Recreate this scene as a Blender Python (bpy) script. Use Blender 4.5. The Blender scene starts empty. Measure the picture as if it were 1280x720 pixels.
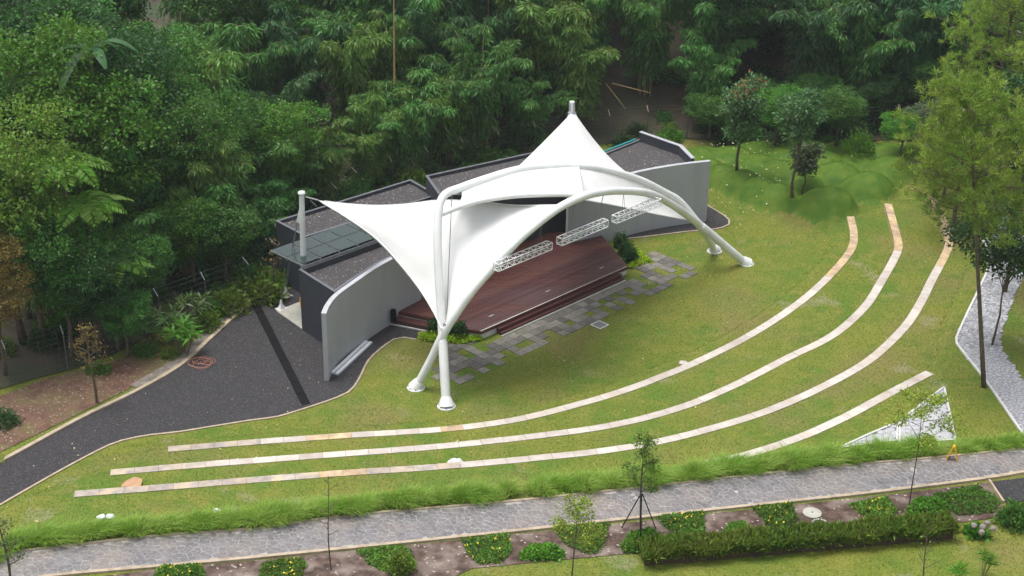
import bpy, bmesh, math, random
import numpy as np
from mathutils import Vector, Matrix
from mathutils.geometry import delaunay_2d_cdt

SC = bpy.context.scene
COL = SC.collection
PI = math.pi
R_ = random.Random(7)
NR = np.random.default_rng(11)

# ------------------------------------------------------------------ camera
FPX = 1900.0
TH, RO, CH = math.radians(26.0), math.radians(0.9), 35.0
cf = np.array([0, math.cos(TH), -math.sin(TH)])
_r0 = np.array([1.0, 0, 0]); _u0 = np.cross(_r0, cf)
cR = _r0 * math.cos(RO) + _u0 * math.sin(RO)
cU = _u0 * math.cos(RO) - _r0 * math.sin(RO)
CO = np.array([0, 0, CH])
cam = bpy.data.cameras.new('camera')
camo = bpy.data.objects.new('camera', cam)
COL.objects.link(camo)
cam.sensor_fit = 'HORIZONTAL'; cam.sensor_width = 36.0
cam.lens = FPX / 1280 * 36.0
cam.clip_start = 0.5; cam.clip_end = 2000
M4 = Matrix(((cR[0], cU[0], -cf[0], 0), (cR[1], cU[1], -cf[1], 0), (cR[2], cU[2], -cf[2], CH), (0, 0, 0, 1)))
camo.matrix_world = M4
SC.camera = camo

# ------------------------------------------------------------------ overcast daylight
SUN_EL, SUN_ROT = math.radians(76), math.radians(285)
w = bpy.data.worlds.new('World'); SC.world = w; w.use_nodes = True
nt = w.node_tree; nt.nodes.clear()
sky = nt.nodes.new('ShaderNodeTexSky'); sky.sky_type = 'NISHITA'; sky.sun_disc = False
sky.sun_elevation = SUN_EL; sky.sun_rotation = SUN_ROT
sky.air_density = 1.0; sky.dust_density = 4.0; sky.ozone_density = 1.0
hs = nt.nodes.new('ShaderNodeHueSaturation'); hs.inputs['Saturation'].default_value = 0.32   # cloud cover
bg = nt.nodes.new('ShaderNodeBackground'); bg.inputs['Strength'].default_value = 0.13
wo = nt.nodes.new('ShaderNodeOutputWorld')
nt.links.new(sky.outputs[0], hs.inputs['Color']); nt.links.new(hs.outputs[0], bg.inputs[0]); nt.links.new(bg.outputs[0], wo.inputs[0])
sl = bpy.data.lights.new('sun', 'SUN'); sl.energy = 1.3; sl.angle = math.radians(28); sl.color = (1.0, 0.97, 0.92)
so = bpy.data.objects.new('sun', sl); COL.objects.link(so)
sd = Vector((math.sin(SUN_ROT) * math.cos(SUN_EL), math.cos(SUN_ROT) * math.cos(SUN_EL), math.sin(SUN_EL)))
so.rotation_euler = (-sd).to_track_quat('-Z', 'Y').to_euler(); so.location = (0, 0, 80)
SC.view_settings.view_transform = 'Standard'; SC.view_settings.look = 'None'
SC.view_settings.exposure = 0.92; SC.view_settings.gamma = 1.0
try:
    SC.cycles.max_bounces = 6; SC.cycles.diffuse_bounces = 3; SC.cycles.glossy_bounces = 2
    SC.cycles.transmission_bounces = 4; SC.cycles.transparent_max_bounces = 6
    SC.cycles.caustics_reflective = False; SC.cycles.caustics_refractive = False
    SC.cycles.use_denoising = True
except Exception:
    pass

# ------------------------------------------------------------------ surveying helpers
def ray(px, py): return cf + cR * ((px - 640) / FPX) - cU * ((py - 360) / FPX)
def G(px, py, z=0.0):
    d = ray(px, py); return CO + d * ((z - CH) / d[2])
def proj(p):
    q = np.asarray(p, float) - CO; k = q @ cf
    return 640 + FPX * (q @ cR) / k, 360 - FPX * (q @ cU) / k
LF = G(558, 508)                       # stage frame: u along the stage front, w towards the audience
eu = np.array([.7036, .7106, 0]); ew = np.array([.7106, -.7036, 0]); ez = np.array([0, 0, 1.0])
def L2W(u, w_, z=0.0): return LF + eu * u + ew * w_ + ez * z
def W2L(v): d = np.asarray(v) - LF; return np.array([d @ eu, d @ ew, v[2]])
def on_lean(px, py, w0, s):            # point seen at a pixel, on the leaning plane w = w0 + s z
    d = ray(px, py); o = W2L(CO); dl = np.array([d @ eu, d @ ew, d[2]])
    t = (w0 + s * o[2] - o[1]) / (dl[1] - s * dl[2]); q = o + t * dl
    return L2W(*q)
def hgt(base, py):                     # height of the point above base that shows at row py
    lo, hi = -5.0, 60.0
    for _ in range(40):
        m = (lo + hi) / 2
        if proj([base[0], base[1], base[2] + m])[1] > py: lo = m
        else: hi = m
    return lo

# ------------------------------------------------------------------ object helpers
def tag(o, label=None, cat=None, group=None, kind=None):
    if label: o['label'] = label
    if cat: o['category'] = cat
    if group: o['group'] = group
    if kind: o['kind'] = kind
    return o
def empty(name, loc, label, cat, group=None, rz=0.0):
    o = bpy.data.objects.new(name, None); COL.objects.link(o)
    o.location = tuple(loc); o.rotation_euler = (0, 0, rz); o.empty_display_size = 0.3
    return tag(o, label, cat, group)
def copy_tree(o, parent=None):
    c = o.copy(); COL.objects.link(c)
    if parent is not None: c.parent = parent
    for ch in list(o.children): copy_tree(ch, c)
    return c
def wloc(o):
    v = Vector((0, 0, 0))
    while o is not None: v += o.location; o = o.parent
    return np.array(v)
def link_mesh(name, me, mat, parent=None, base=None, smooth=False):
    if mat is not None: me.materials.append(mat)
    o = bpy.data.objects.new(name, me); COL.objects.link(o)
    if parent is not None: o.parent = parent
    elif base is not None: o.location = tuple(base)
    if smooth: me.shade_smooth()
    return o
class MB:
    """collects simple shapes, world coordinates"""
    def __init__(s): s.v = []; s.f = []
    def add(s, vs, fs):
        k = len(s.v); s.v += [tuple(map(float, v)) for v in vs]; s.f += [tuple(k + i for i in f) for f in fs]; return s
    def box(s, c, ax, ay, az):          # centre and three half-vectors
        c, ax, ay, az = (np.asarray(q, float) for q in (c, ax, ay, az))
        vs = [c + i * ax + j * ay + k * az for k in (-1, 1) for j in (-1, 1) for i in (-1, 1)]
        return s.add(vs, [(0, 2, 3, 1), (4, 5, 7, 6), (0, 1, 5, 4), (2, 6, 7, 3), (0, 4, 6, 2), (1, 3, 7, 5)])
    def bar(s, a, b, hw, hh, up=(0, 0, 1)):
        a, b = np.asarray(a, float), np.asarray(b, float); d = b - a; l = np.linalg.norm(d); d = d / l
        n = np.cross(d, up); n = n / (np.linalg.norm(n) + 1e-9); m = np.cross(n, d)
        return s.box((a + b) / 2, d * l / 2, n * hw, m * hh)
    def prism(s, poly, z0, z1):         # poly: xy list; z0/z1 numbers or lists
        n = len(poly); P = [np.asarray(p, float) for p in poly]
        if sum(P[i][0] * P[(i + 1) % n][1] - P[(i + 1) % n][0] * P[i][1] for i in range(n)) < 0:
            P = P[::-1]
            if not np.isscalar(z0): z0 = list(z0)[::-1]
            if not np.isscalar(z1): z1 = list(z1)[::-1]
        a = [z0] * n if np.isscalar(z0) else z0; b = [z1] * n if np.isscalar(z1) else z1
        vs = [(p[0], p[1], a[i]) for i, p in enumerate(P)] + [(p[0], p[1], b[i]) for i, p in enumerate(P)]
        fs = [tuple(range(n - 1, -1, -1)), tuple(range(n, 2 * n))] + [(i, (i + 1) % n, n + (i + 1) % n, n + i) for i in range(n)]
        return s.add(vs, fs)
    def tube(s, pts, r, n=10, cap=True):
        P = [np.asarray(p, float) for p in pts]; m = len(P)
        rs = [r] * m if np.isscalar(r) else r
        vs = []; nrm = None
        for i, p in enumerate(P):
            d = P[min(i + 1, m - 1)] - P[max(i - 1, 0)]; d = d / (np.linalg.norm(d) + 1e-9)
            if nrm is None:
                nrm = np.cross(d, (0, 0, 1.0)) if abs(d[2]) < .9 else np.cross(d, (1.0, 0, 0))
            nrm = nrm - d * (nrm @ d); nrm = nrm / np.linalg.norm(nrm); b = np.cross(d, nrm)
            vs += [p + rs[i] * (math.cos(2 * PI * k / n) * nrm + math.sin(2 * PI * k / n) * b) for k in range(n)]
        fs = [(i * n + k, i * n + (k + 1) % n, (i + 1) * n + (k + 1) % n, (i + 1) * n + k) for i in range(m - 1) for k in range(n)]
        if cap: fs += [tuple(range(n - 1, -1, -1)), tuple(range((m - 1) * n, m * n))]
        return s.add(vs, fs)
    def lathe(s, c, prof, n=20, axis=None):
        c = np.asarray(c, float)
        return s.tube([c + np.array([0, 0, z]) for r, z in prof], [max(r, 1e-3) for r, z in prof], n)
    def build(s, name, mat, parent=None, base=None, smooth=False, bevel=0.0):
        off = wloc(parent) if parent is not None else (np.asarray(base, float) if base is not None else np.zeros(3))
        me = bpy.data.meshes.new(name)
        me.from_pydata([tuple(np.asarray(v) - off) for v in s.v], [], s.f); me.update()
        o = link_mesh(name, me, mat, parent, off if parent is None else None)
        if smooth:
            me.shade_smooth()
            if smooth == 'auto': me.set_sharp_from_angle(angle=math.radians(40))
        if bevel:
            b = o.modifiers.new('bevel', 'BEVEL'); b.width = bevel; b.segments = 2; b.limit_method = 'ANGLE'
        return o
def np_mesh(name, V, F, mat, parent=None, base=None, smooth=False):
    off = np.zeros(3) if base is None else np.asarray(base, float)
    me = bpy.data.meshes.new(name); V = np.asarray(V, np.float32) - off.astype(np.float32); F = np.asarray(F, np.int32)
    k = F.shape[1]
    me.vertices.add(len(V)); me.vertices.foreach_set('co', V.ravel())
    me.loops.add(F.size); me.loops.foreach_set('vertex_index', F.ravel())
    me.polygons.add(len(F)); me.polygons.foreach_set('loop_start', np.arange(0, F.size, k, dtype=np.int32))
    me.update(calc_edges=True); me.validate()
    return link_mesh(name, me, mat, parent, off if parent is None else None, smooth)
def grid_mesh(name, S, mat, parent=None, thick=0.0, flip=False):  # S: (m,n,3) world points
    m, n, _ = S.shape; idx = np.arange(m * n).reshape(m, n)
    F = np.stack([idx[:-1, :-1], idx[1:, :-1], idx[1:, 1:], idx[:-1, 1:]], -1).reshape(-1, 4)
    if flip: F = F[:, ::-1]
    off = wloc(parent) if parent is not None else np.zeros(3)
    o = np_mesh(name, S.reshape(-1, 3) - off, F, mat, parent, None, True)
    if thick:
        sm = o.modifiers.new('thickness', 'SOLIDIFY'); sm.thickness = thick; sm.offset = 0
    return o

# ------------------------------------------------------------------ materials
def mat(name, c1, c2=None, rough=.7, scale=3.0, c3=None, scale2=0.3, bump=0.0, bscale=20.0, island=0.0, objvar=0.0,
        spec=0.5, metal=0.0, fac=(.35, .65), transl=0.0, stretch=None, speck=None):
    m = bpy.data.materials.new(name); m.use_nodes = True
    nt = m.node_tree; N = nt.nodes; Lk = nt.links; p = N['Principled BSDF']
    p.inputs['Roughness'].default_value = rough; p.inputs['Metallic'].default_value = metal
    p.inputs['Specular IOR Level'].default_value = spec
    geo = N.new('ShaderNodeNewGeometry'); src = geo.outputs['Position']
    if stretch is not None:
        mp = N.new('ShaderNodeMapping'); mp.inputs['Rotation'].default_value = (0, 0, -math.atan2(eu[1], eu[0])); mp.inputs['Scale'].default_value = stretch
        mp.vector_type = 'TEXTURE' if False else 'POINT'
        Lk.new(src, mp.inputs[0]); src = mp.outputs[0]
    def noise(sc, det=4):
        n = N.new('ShaderNodeTexNoise'); n.inputs['Scale'].default_value = sc; n.inputs['Detail'].default_value = det
        Lk.new(src, n.inputs['Vector']); return n.outputs[0]
    def ramp(x, a, b):
        r = N.new('ShaderNodeMapRange'); r.inputs[1].default_value = a; r.inputs[2].default_value = b; Lk.new(x, r.inputs[0]); return r.outputs[0]
    def mix(f, a, b, mode='MIX'):
        x = N.new('ShaderNodeMix'); x.data_type = 'RGBA'; x.blend_type = mode
        if hasattr(f, 'default_value') or not isinstance(f, (int, float)): Lk.new(f, x.inputs[0])
        else: x.inputs[0].default_value = f
        for q, s in ((a, 6), (b, 7)):
            if isinstance(q, tuple): x.inputs[s].default_value = (*q[:3], 1)
            else: Lk.new(q, x.inputs[s])
        return x.outputs[2]
    col = tuple(c1)
    if c2 is not None: col = mix(ramp(noise(scale), *fac), tuple(c1), tuple(c2))
    if c3 is not None: col = mix(ramp(noise(scale2, 3), .45, .7), col, tuple(c3))
    if speck is not None:
        sc_, amt, sc_col = speck
        v = N.new('ShaderNodeTexVoronoi'); v.inputs['Scale'].default_value = sc_; Lk.new(src, v.inputs['Vector'])
        sp = N.new('ShaderNodeSeparateColor'); Lk.new(v.outputs['Color'], sp.inputs[0])
        col = mix(ramp(sp.outputs[0], 1 - amt, 1 - amt * .6), col, sc_col)
    def vary(col, out, amt):
        h = N.new('ShaderNodeHueSaturation')
        r = N.new('ShaderNodeMapRange'); r.inputs[3].default_value = 1 - amt; r.inputs[4].default_value = 1 + amt; Lk.new(out, r.inputs[0])
        Lk.new(r.outputs[0], h.inputs['Value'])
        r2 = N.new('ShaderNodeMapRange'); r2.inputs[3].default_value = .5 - amt * .05; r2.inputs[4].default_value = .5 + amt * .05; Lk.new(out, r2.inputs[0])
        Lk.new(r2.outputs[0], h.inputs['Hue'])
        if isinstance(col, tuple): h.inputs['Color'].default_value = (*col[:3], 1)
        else: Lk.new(col, h.inputs['Color'])
        return h.outputs[0]
    if island: col = vary(col, geo.outputs['Random Per Island'], island)
    if objvar:
        oi = N.new('ShaderNodeObjectInfo'); col = vary(col, oi.outputs['Random'], objvar)
    if isinstance(col, tuple): p.inputs['Base Color'].default_value = (*col[:3], 1)
    else: Lk.new(col, p.inputs['Base Color'])
    if bump:
        b = N.new('ShaderNodeBump'); b.inputs['Strength'].default_value = bump; b.inputs['Distance'].default_value = .05
        Lk.new(noise(bscale, 5), b.inputs['Height']); Lk.new(b.outputs[0], p.inputs['Normal'])
    if transl:
        t = N.new('ShaderNodeBsdfTranslucent'); ms = N.new('ShaderNodeMixShader'); ms.inputs[0].default_value = transl
        if isinstance(col, tuple): t.inputs[0].default_value = (*col[:3], 1)
        else: Lk.new(col, t.inputs[0])
        out = [n for n in N if n.type == 'OUTPUT_MATERIAL'][0]
        Lk.new(p.outputs[0], ms.inputs[1]); Lk.new(t.outputs[0], ms.inputs[2]); Lk.new(ms.outputs[0], out.inputs[0])
    return m

def grass_material():
    m = bpy.data.materials.new('lawn_grass'); m.use_nodes = True
    nt = m.node_tree; N = nt.nodes; Lk = nt.links; p = N['Principled BSDF']; p.inputs['Roughness'].default_value = .75
    p.inputs['Specular IOR Level'].default_value = .25
    geo = N.new('ShaderNodeNewGeometry')
    def noise(sc, det=4):
        n = N.new('ShaderNodeTexNoise'); n.inputs['Scale'].default_value = sc; n.inputs['Detail'].default_value = det
        Lk.new(geo.outputs['Position'], n.inputs['Vector']); return n.outputs[0]
    def rng(x, a, b):
        r = N.new('ShaderNodeMapRange'); r.inputs[1].default_value = a; r.inputs[2].default_value = b; Lk.new(x, r.inputs[0]); return r.outputs[0]
    def mix(f, a, b):
        x = N.new('ShaderNodeMix'); x.data_type = 'RGBA'; Lk.new(f, x.inputs[0])
        for q, s in ((a, 6), (b, 7)):
            if isinstance(q, tuple): x.inputs[s].default_value = (*q, 1)
            else: Lk.new(q, x.inputs[s])
        return x.outputs[2]
    c = mix(rng(noise(.28, 5), .38, .62), (.080, .155, .010), (.160, .175, .018))
    c = mix(rng(noise(1.1, 6), .46, .72), c, (.20, .195, .032))
    c = mix(rng(noise(.21, 7), .52, .70), c, (.190, .155, .050))
    c = mix(rng(noise(.6, 6), .62, .74), c, (.055, .115, .010))          # worn, earthy patches
    c = mix(rng(noise(.45, 8), .63, .74), c, (.27, .24, .15))            # pale muddy spots
    c = mix(rng(noise(9, 3), .48, .72), c, (.055, .088, .010))
    c = mix(rng(noise(34, 2), .50, .75), c, (.17, .19, .045))
    Lk.new(c, p.inputs['Base Color'])
    b = N.new('ShaderNodeBump'); b.inputs['Strength'].default_value = .6; b.inputs['Distance'].default_value = .06
    Lk.new(noise(22, 4), b.inputs['Height']); Lk.new(b.outputs[0], p.inputs['Normal'])
    return m
M = {}
M['grass'] = grass_material()
M['blade'] = mat('grass_blade', (.10, .165, .012), (.18, .205, .03), .6, 1.2, island=.35, spec=.3, transl=.25)
M['mound_blade'] = mat('mound_blade', (.055, .130, .010), (.105, .175, .018), .6, 1.2, island=.3, spec=.3, transl=.25)
M['tall'] = mat('tall_grass', (.20, .36, .03), (.30, .43, .07), .55, .8, island=.35, spec=.35, transl=.4)
M['road'] = mat('dark_gravel', (.030, .029, .033), (.054, .051, .054), .75, 14, bump=.8, bscale=60, spec=.22, speck=(30, .10, (.13, .12, .12)), c3=(.042, .04, .042), scale2=.5)
M['roofgravel'] = mat('roof_gravel', (.034, .031, .034), (.085, .077, .080), .8, 11, bump=.9, bscale=40, speck=(20, .03, (.34, .31, .27)))
M['soil'] = mat('bare_soil', (.085, .040, .024), (.15, .080, .052), .85, 2.2, c3=(.12, .10, .035), scale2=.8, bump=.9, bscale=12, speck=(18, .04, (.3, .26, .2)))
M['bedsoil'] = mat('bed_soil', (.040, .022, .015), (.105, .066, .050), .6, 2.8, c3=(.23, .18, .155), scale2=1.1, spec=.3, bump=1.0, bscale=7, speck=(14, .025, (.36, .31, .26)))
M['floor'] = mat('forest_floor', (.035, .030, .018), (.07, .05, .03), .9, .7, c3=(.028, .045, .014), scale2=.4, bump=.8, bscale=6)
M['dark'] = mat('dark_render', (.040, .044, .056), (.048, .052, .064), .6, 2, bump=.1)
M['concrete'] = mat('fair_concrete', (.34, .345, .37), (.365, .37, .395), .65, 1.4, c3=(.32, .325, .345), scale2=.6, bump=.15, bscale=30, stretch=(1.6, 1.6, .3), fac=(.3, .7))
M['wallcap'] = mat('wall_cap', (.36, .365, .39), (.41, .415, .44), .65, 3, bump=.1)
M['pale'] = mat('pale_concrete', (.50, .49, .47), (.58, .57, .55), .7, 3, bump=.1)
M['slab'] = mat('slab_concrete', (.32, .31, .27), (.40, .38, .33), .7, 2)
M['kerb'] = mat('kerb_concrete', (.30, .24, .17), (.42, .34, .25), .8, 3, bump=.3, bscale=20)
M['channel'] = mat('wet_concrete', (.12, .10, .085), (.24, .21, .18), .55, 2.5, bump=.3)
M['membrane'] = mat('white_membrane', (.76, .76, .745), (.80, .80, .79), .5, .35, c3=(.71, .705, .69), scale2=.6, spec=.35, transl=.10)
M['white'] = mat('white_paint', (.70, .71, .70), (.74, .75, .74), .35, 1.2, c3=(.63, .645, .63), scale2=.8)
M['steel'] = mat('galvanised_steel', (.30, .31, .32), (.38, .39, .40), .4, 5, metal=.6)
M['alu'] = mat('aluminium_truss', (.72, .73, .74), (.78, .79, .80), .35, 5, metal=.15)
M['cable'] = mat('steel_cable', (.22, .22, .22), rough=.4, metal=.4)
M['plank'] = mat('dark_red_timber', (.060, .020, .016), (.090, .033, .027), .36, 2.0, c3=(.075, .036, .034), scale2=.35, objvar=.22, stretch=(.15, 1.2, 1), bump=.25, bscale=9)
M['riser'] = mat('red_timber_riser', (.070, .020, .015), (.095, .028, .02), .4, 3, objvar=.2, stretch=(.2, 1, 1))
M['paver'] = mat('grey_paver', (.115, .106, .090), (.165, .150, .128), .6, 5, objvar=.38, bump=.3, bscale=30)
M['stone_w'] = mat('pale_coping', (.44, .395, .35), (.52, .47, .425), .6, 3.5, c3=(.40, .34, .28), scale2=1.0, objvar=.12, bump=.3, bscale=10)
M['stone_t'] = mat('tan_coping', (.42, .29, .15), (.55, .42, .27), .65, 3.5, c3=(.30, .22, .16), scale2=1.4, objvar=.10, bump=.3, bscale=10)
M['stone_g'] = mat('grey_coping', (.26, .23, .21), (.40, .34, .29), .6, 3.0, c3=(.48, .38, .25), scale2=1.3, objvar=.16, bump=.3, bscale=10)
M['paving'] = mat('path_stone', (.125, .118, .124), (.185, .174, .180), .30, 2.5, c3=(.21, .18, .16), scale2=.5, objvar=.10, island=.10, bump=.35, bscale=14)
M['joint'] = mat('path_joint', (.25, .23, .22), (.34, .32, .305), .75, 4, bump=.3)
M['cobble'] = mat('grey_cobble', (.26, .26, .275), (.40, .40, .42), .45, 7, island=.28, bump=.4, bscale=20)
M['cobblejoint'] = mat('cobble_joint', (.15, .15, .155), rough=.8)
M['glass'] = None
M['bark'] = mat('bark', (.07, .052, .036), (.12, .09, .06), .85, 6, bump=.6, bscale=14)
M['culm'] = mat('bamboo_culm', (.13, .12, .045), (.20, .165, .07), .5, 2)
M['deadculm'] = mat('dry_bamboo', (.30, .20, .09), (.38, .27, .13), .6, 2)
def leafm(name, a, b, isl=.4, ov=.18, tr=.40, rough=.45): return mat(name, a, b, rough, .35, island=isl, objvar=ov, spec=.35, transl=tr)
M['bamboo'] = leafm('bamboo_leaf', (.070, .210, .042), (.120, .265, .052), ov=.16)
M['bamboo_y'] = leafm('bamboo_leaf_yellow', (.125, .25, .042), (.17, .285, .055), ov=.12)
M['bamboo_d'] = leafm('bamboo_leaf_dark', (.058, .160, .052), (.088, .20, .062), ov=.16)
M['leaf_b'] = leafm('bright_leaf', (.080, .235, .020), (.12, .28, .028))
M['leaf_m'] = leafm('mid_leaf', (.062, .185, .028), (.098, .225, .034))
M['leaf_d'] = leafm('dark_leaf', (.030, .085, .020), (.045, .11, .025))
M['leaf_y'] = leafm('yellow_green_leaf', (.12, .21, .020), (.16, .24, .03))
M['leaf_t'] = leafm('tan_leaf', (.22, .16, .04), (.27, .20, .06))
M['leaf_g'] = leafm('grey_green_leaf', (.085, .13, .06), (.12, .17, .08))
M['lime'] = leafm('lime_leaf', (.34, .52, .02), (.44, .60, .03), ov=.05)
M['pine'] = leafm('pine_needle', (.19, .31, .036), (.29, .385, .06), isl=.4, tr=.35)
M['variegated'] = leafm('variegated_leaf', (.13, .20, .07), (.09, .17, .03), isl=.55)
M['redflower'] = mat('red_flower', (.5, .07, .03), rough=.6)
M['yellowflower'] = mat('yellow_flower', (.65, .5, .03), rough=.6)
M['yellow'] = mat('yellow_plastic', (.75, .38, .01), rough=.35)
M['orange'] = mat('orange_cable', (.42, .17, .11), rough=.5)
M['black'] = mat('black_plastic', (.008, .008, .009), rough=.8, spec=.12)
M['plasticbag'] = mat('white_plastic', (.7, .73, .76), rough=.35)
M['cardboard'] = mat('wet_cardboard', (.36, .20, .10), (.44, .26, .14), .7, 4)
M['timber'] = mat('pale_timber', (.5, .38, .22), (.42, .3, .17), .6, 5)
M['bloom'] = mat('faded_bloom', (.22, .19, .18), (.34, .28, .26), .7, 30, bump=.8, bscale=60)
def glassm():
    m = bpy.data.materials.new('canopy_glass'); m.use_nodes = True; N = m.node_tree.nodes; Lk = m.node_tree.links
    N.remove(N['Principled BSDF']); out = [n for n in N if n.type == 'OUTPUT_MATERIAL'][0]
    t = N.new('ShaderNodeBsdfTransparent'); t.inputs[0].default_value = (.62, .72, .70, 1)
    g = N.new('ShaderNodeBsdfGlossy'); g.inputs['Roughness'].default_value = .04; g.inputs[0].default_value = (.8, .85, .85, 1)
    fr = N.new('ShaderNodeFresnel'); fr.inputs[0].default_value = 1.5
    df = N.new('ShaderNodeBsdfDiffuse'); df.inputs[0].default_value = (.20, .28, .25, 1); m0 = N.new('ShaderNodeMixShader'); m0.inputs[0].default_value = .16; Lk.new(t.outputs[0], m0.inputs[1]); Lk.new(df.outputs[0], m0.inputs[2])
    mx = N.new('ShaderNodeMixShader'); Lk.new(fr.outputs[0], mx.inputs[0]); Lk.new(m0.outputs[0], mx.inputs[1]); Lk.new(g.outputs[0], mx.inputs[2])
    Lk.new(mx.outputs[0], out.inputs[0]); return m
M['glass'] = glassm()

# ------------------------------------------------------------------ terrain
def smooth(x): x = np.clip(x, 0, 1); return x * x * (3 - 2 * x)
def pl_dist(P, X, Y):
    """distance to a polyline and side (+ on the right-hand side of travel)"""
    best = np.full(X.shape, 1e9); side = np.zeros(X.shape)
    for a, b in zip(P[:-1], P[1:]):
        d = b - a; l2 = d @ d + 1e-12
        t = np.clip(((X - a[0]) * d[0] + (Y - a[1]) * d[1]) / l2, 0, 1)
        dx, dy = X - a[0] - t * d[0], Y - a[1] - t * d[1]; q = np.hypot(dx, dy)
        s = -(d[0] * dy - d[1] * dx); k = q < best - 1e-9
        best = np.where(k, q, best); side = np.where(k, np.sign(s), side)
    return best, side
def in_poly(P, X, Y):
    r = np.zeros(X.shape, bool); n = len(P)
    for i in range(n):
        a, b = P[i], P[(i + 1) % n]
        c = ((a[1] > Y) != (b[1] > Y)) & (X < (b[0] - a[0]) * (Y - a[1]) / (b[1] - a[1] + 1e-12) + a[0]); r ^= c
    return r
def smooth_line(P, n):
    """Catmull-Rom through points, n samples evenly by length"""
    P = np.asarray(P, float); Q = np.vstack([2 * P[0] - P[1], P, 2 * P[-1] - P[-2]]); out = []
    for i in range(1, len(Q) - 2):
        p0, p1, p2, p3 = Q[i - 1:i + 3]
        for t in np.linspace(0, 1, 12, endpoint=False):
            out.append(.5 * ((2 * p1) + (-p0 + p2) * t + (2 * p0 - 5 * p1 + 4 * p2 - p3) * t * t + (-p0 + 3 * p1 - 3 * p2 + p3) * t ** 3))
    out.append(P[-1]); out = np.array(out)
    s = np.concatenate([[0], np.cumsum(np.linalg.norm(np.diff(out, axis=0), axis=1))])
    q = np.linspace(0, s[-1], n)
    return np.stack([np.interp(q, s, out[:, k]) for k in range(out.shape[1])], 1)
STEP = .45
strip_px = [
 [(210,562),(320,553),(430,545),(530,539),(600,532),(650,524),(700,512),(770,492),(830,470),(890,444),(950,412),(1000,378),(1030,352),(1055,325),(1066,307),(1067,290),(1063,271)],
 [(138,591),(270,580),(400,570),(520,561),(640,549),(760,533),(850,510),(920,481),(980,450),(1040,420),(1080,385),(1100,355),(1117,325),(1123,310),(1121,295),(1110,255)],
 [(93,618),(200,610),(320,600),(440,591),(560,583),(680,572),(760,563),(830,551),(900,533),(970,510),(1040,478),(1090,448),(1130,410),(1150,380),(1165,350),(1180,322),(1186,305),(1182,285),(1165,241)],
 [(880,580),(930,570),(1000,547),(1060,520),(1110,493),(1162,466)]]
strips = [smooth_line([G(*p, STEP * (k + 1))[:2] for p in L], 160) for k, L in enumerate(strip_px)]
def extend(P, a, b): return np.vstack([P[0] - (P[3] - P[0]) / np.linalg.norm(P[3] - P[0]) * a, P, P[-1] + (P[-1] - P[-4]) / np.linalg.norm(P[-1] - P[-4]) * b])
ext = [extend(s, 40, 60) for s in strips[:3]]
z4 = STEP * 4
ext.append(np.vstack([[G(*p, z4)[:2] for p in [(-300,700),(0,678),(320,648),(640,611),(760,598)]], strips[3], [G(*p, z4)[:2] for p in [(1178,440),(1187,400),(1217,330),(1242,250),(1260,200)]]]))
road_px = [(-60,603),(0,578),(100,524),(170,490),(225,458),(262,425),(300,390),(347,350),(420,330),(500,380),(525,412),(520,425),(500,422),(492,425),(475,437),(460,452),(450,472),(440,487),(425,496),(388,509),(345,522),(320,525),(270,533),(220,541),(190,544),(150,552),(120,565),(75,589),(45,606),(0,632),(-60,668)]
road = np.array([G(*p)[:2] for p in road_px])
road2_px = [(770,285),(785,299),(820,295),(860,290),(895,287),(910,282),(912,277),(905,270),(882,256),(850,262),(800,272)]
road2 = np.array([G(*p)[:2] for p in road2_px])
road_r = np.array([G(*p)[:2] for p in road_px[11:]])
mounds = [(1030,260,1.95,1.3,0),(1082,240,1.85,1.2,0),(972,251,1.65,1.15,0),(950,242,1.65,1.15,0),(928,232,1.65,1.1,0),(905,223,1.6,1.0,0),(886,214,1.5,.9,0),(1003,229,1.5,.8,0),(975,219,2.0,1.0,0),(945,209,2.1,.9,0),(1045,221,1.9,1.0,0),(1026,206,2.2,1.0,0),(985,200,2.2,.9,0),(1072,209,1.9,1.0,0),(1108,222,1.8,1.1,0),(1103,204,2.0,1.0,0),(915,198,2.2,.8,0),(883,196,2.0,.7,0),(1135,210,2.0,1.0,0),(955,191,2.4,.7,0),(1010,189,2.4,.7,0),(1060,193,2.4,.8,0)]
mound_w = [(*G(a, b, .3)[:2], r, h) for a, b, r, h, _ in mounds]
fence_px = [(-60,505),(44,474),(99,460),(146,442),(187,421),(228,404),(304,379),(335,360),(395,300),(452,250),(495,240),(574,216),(640,200),(736,183),(807,175),(845,173),(930,179),(1010,180),(1110,184),(1200,192)]
fence_w = np.array([G(*p)[:2] for p in fence_px])
back_line = np.vstack([[(-60, 30)], fence_w, [(45, 86), (60, 76), (90, 60)]])
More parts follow.
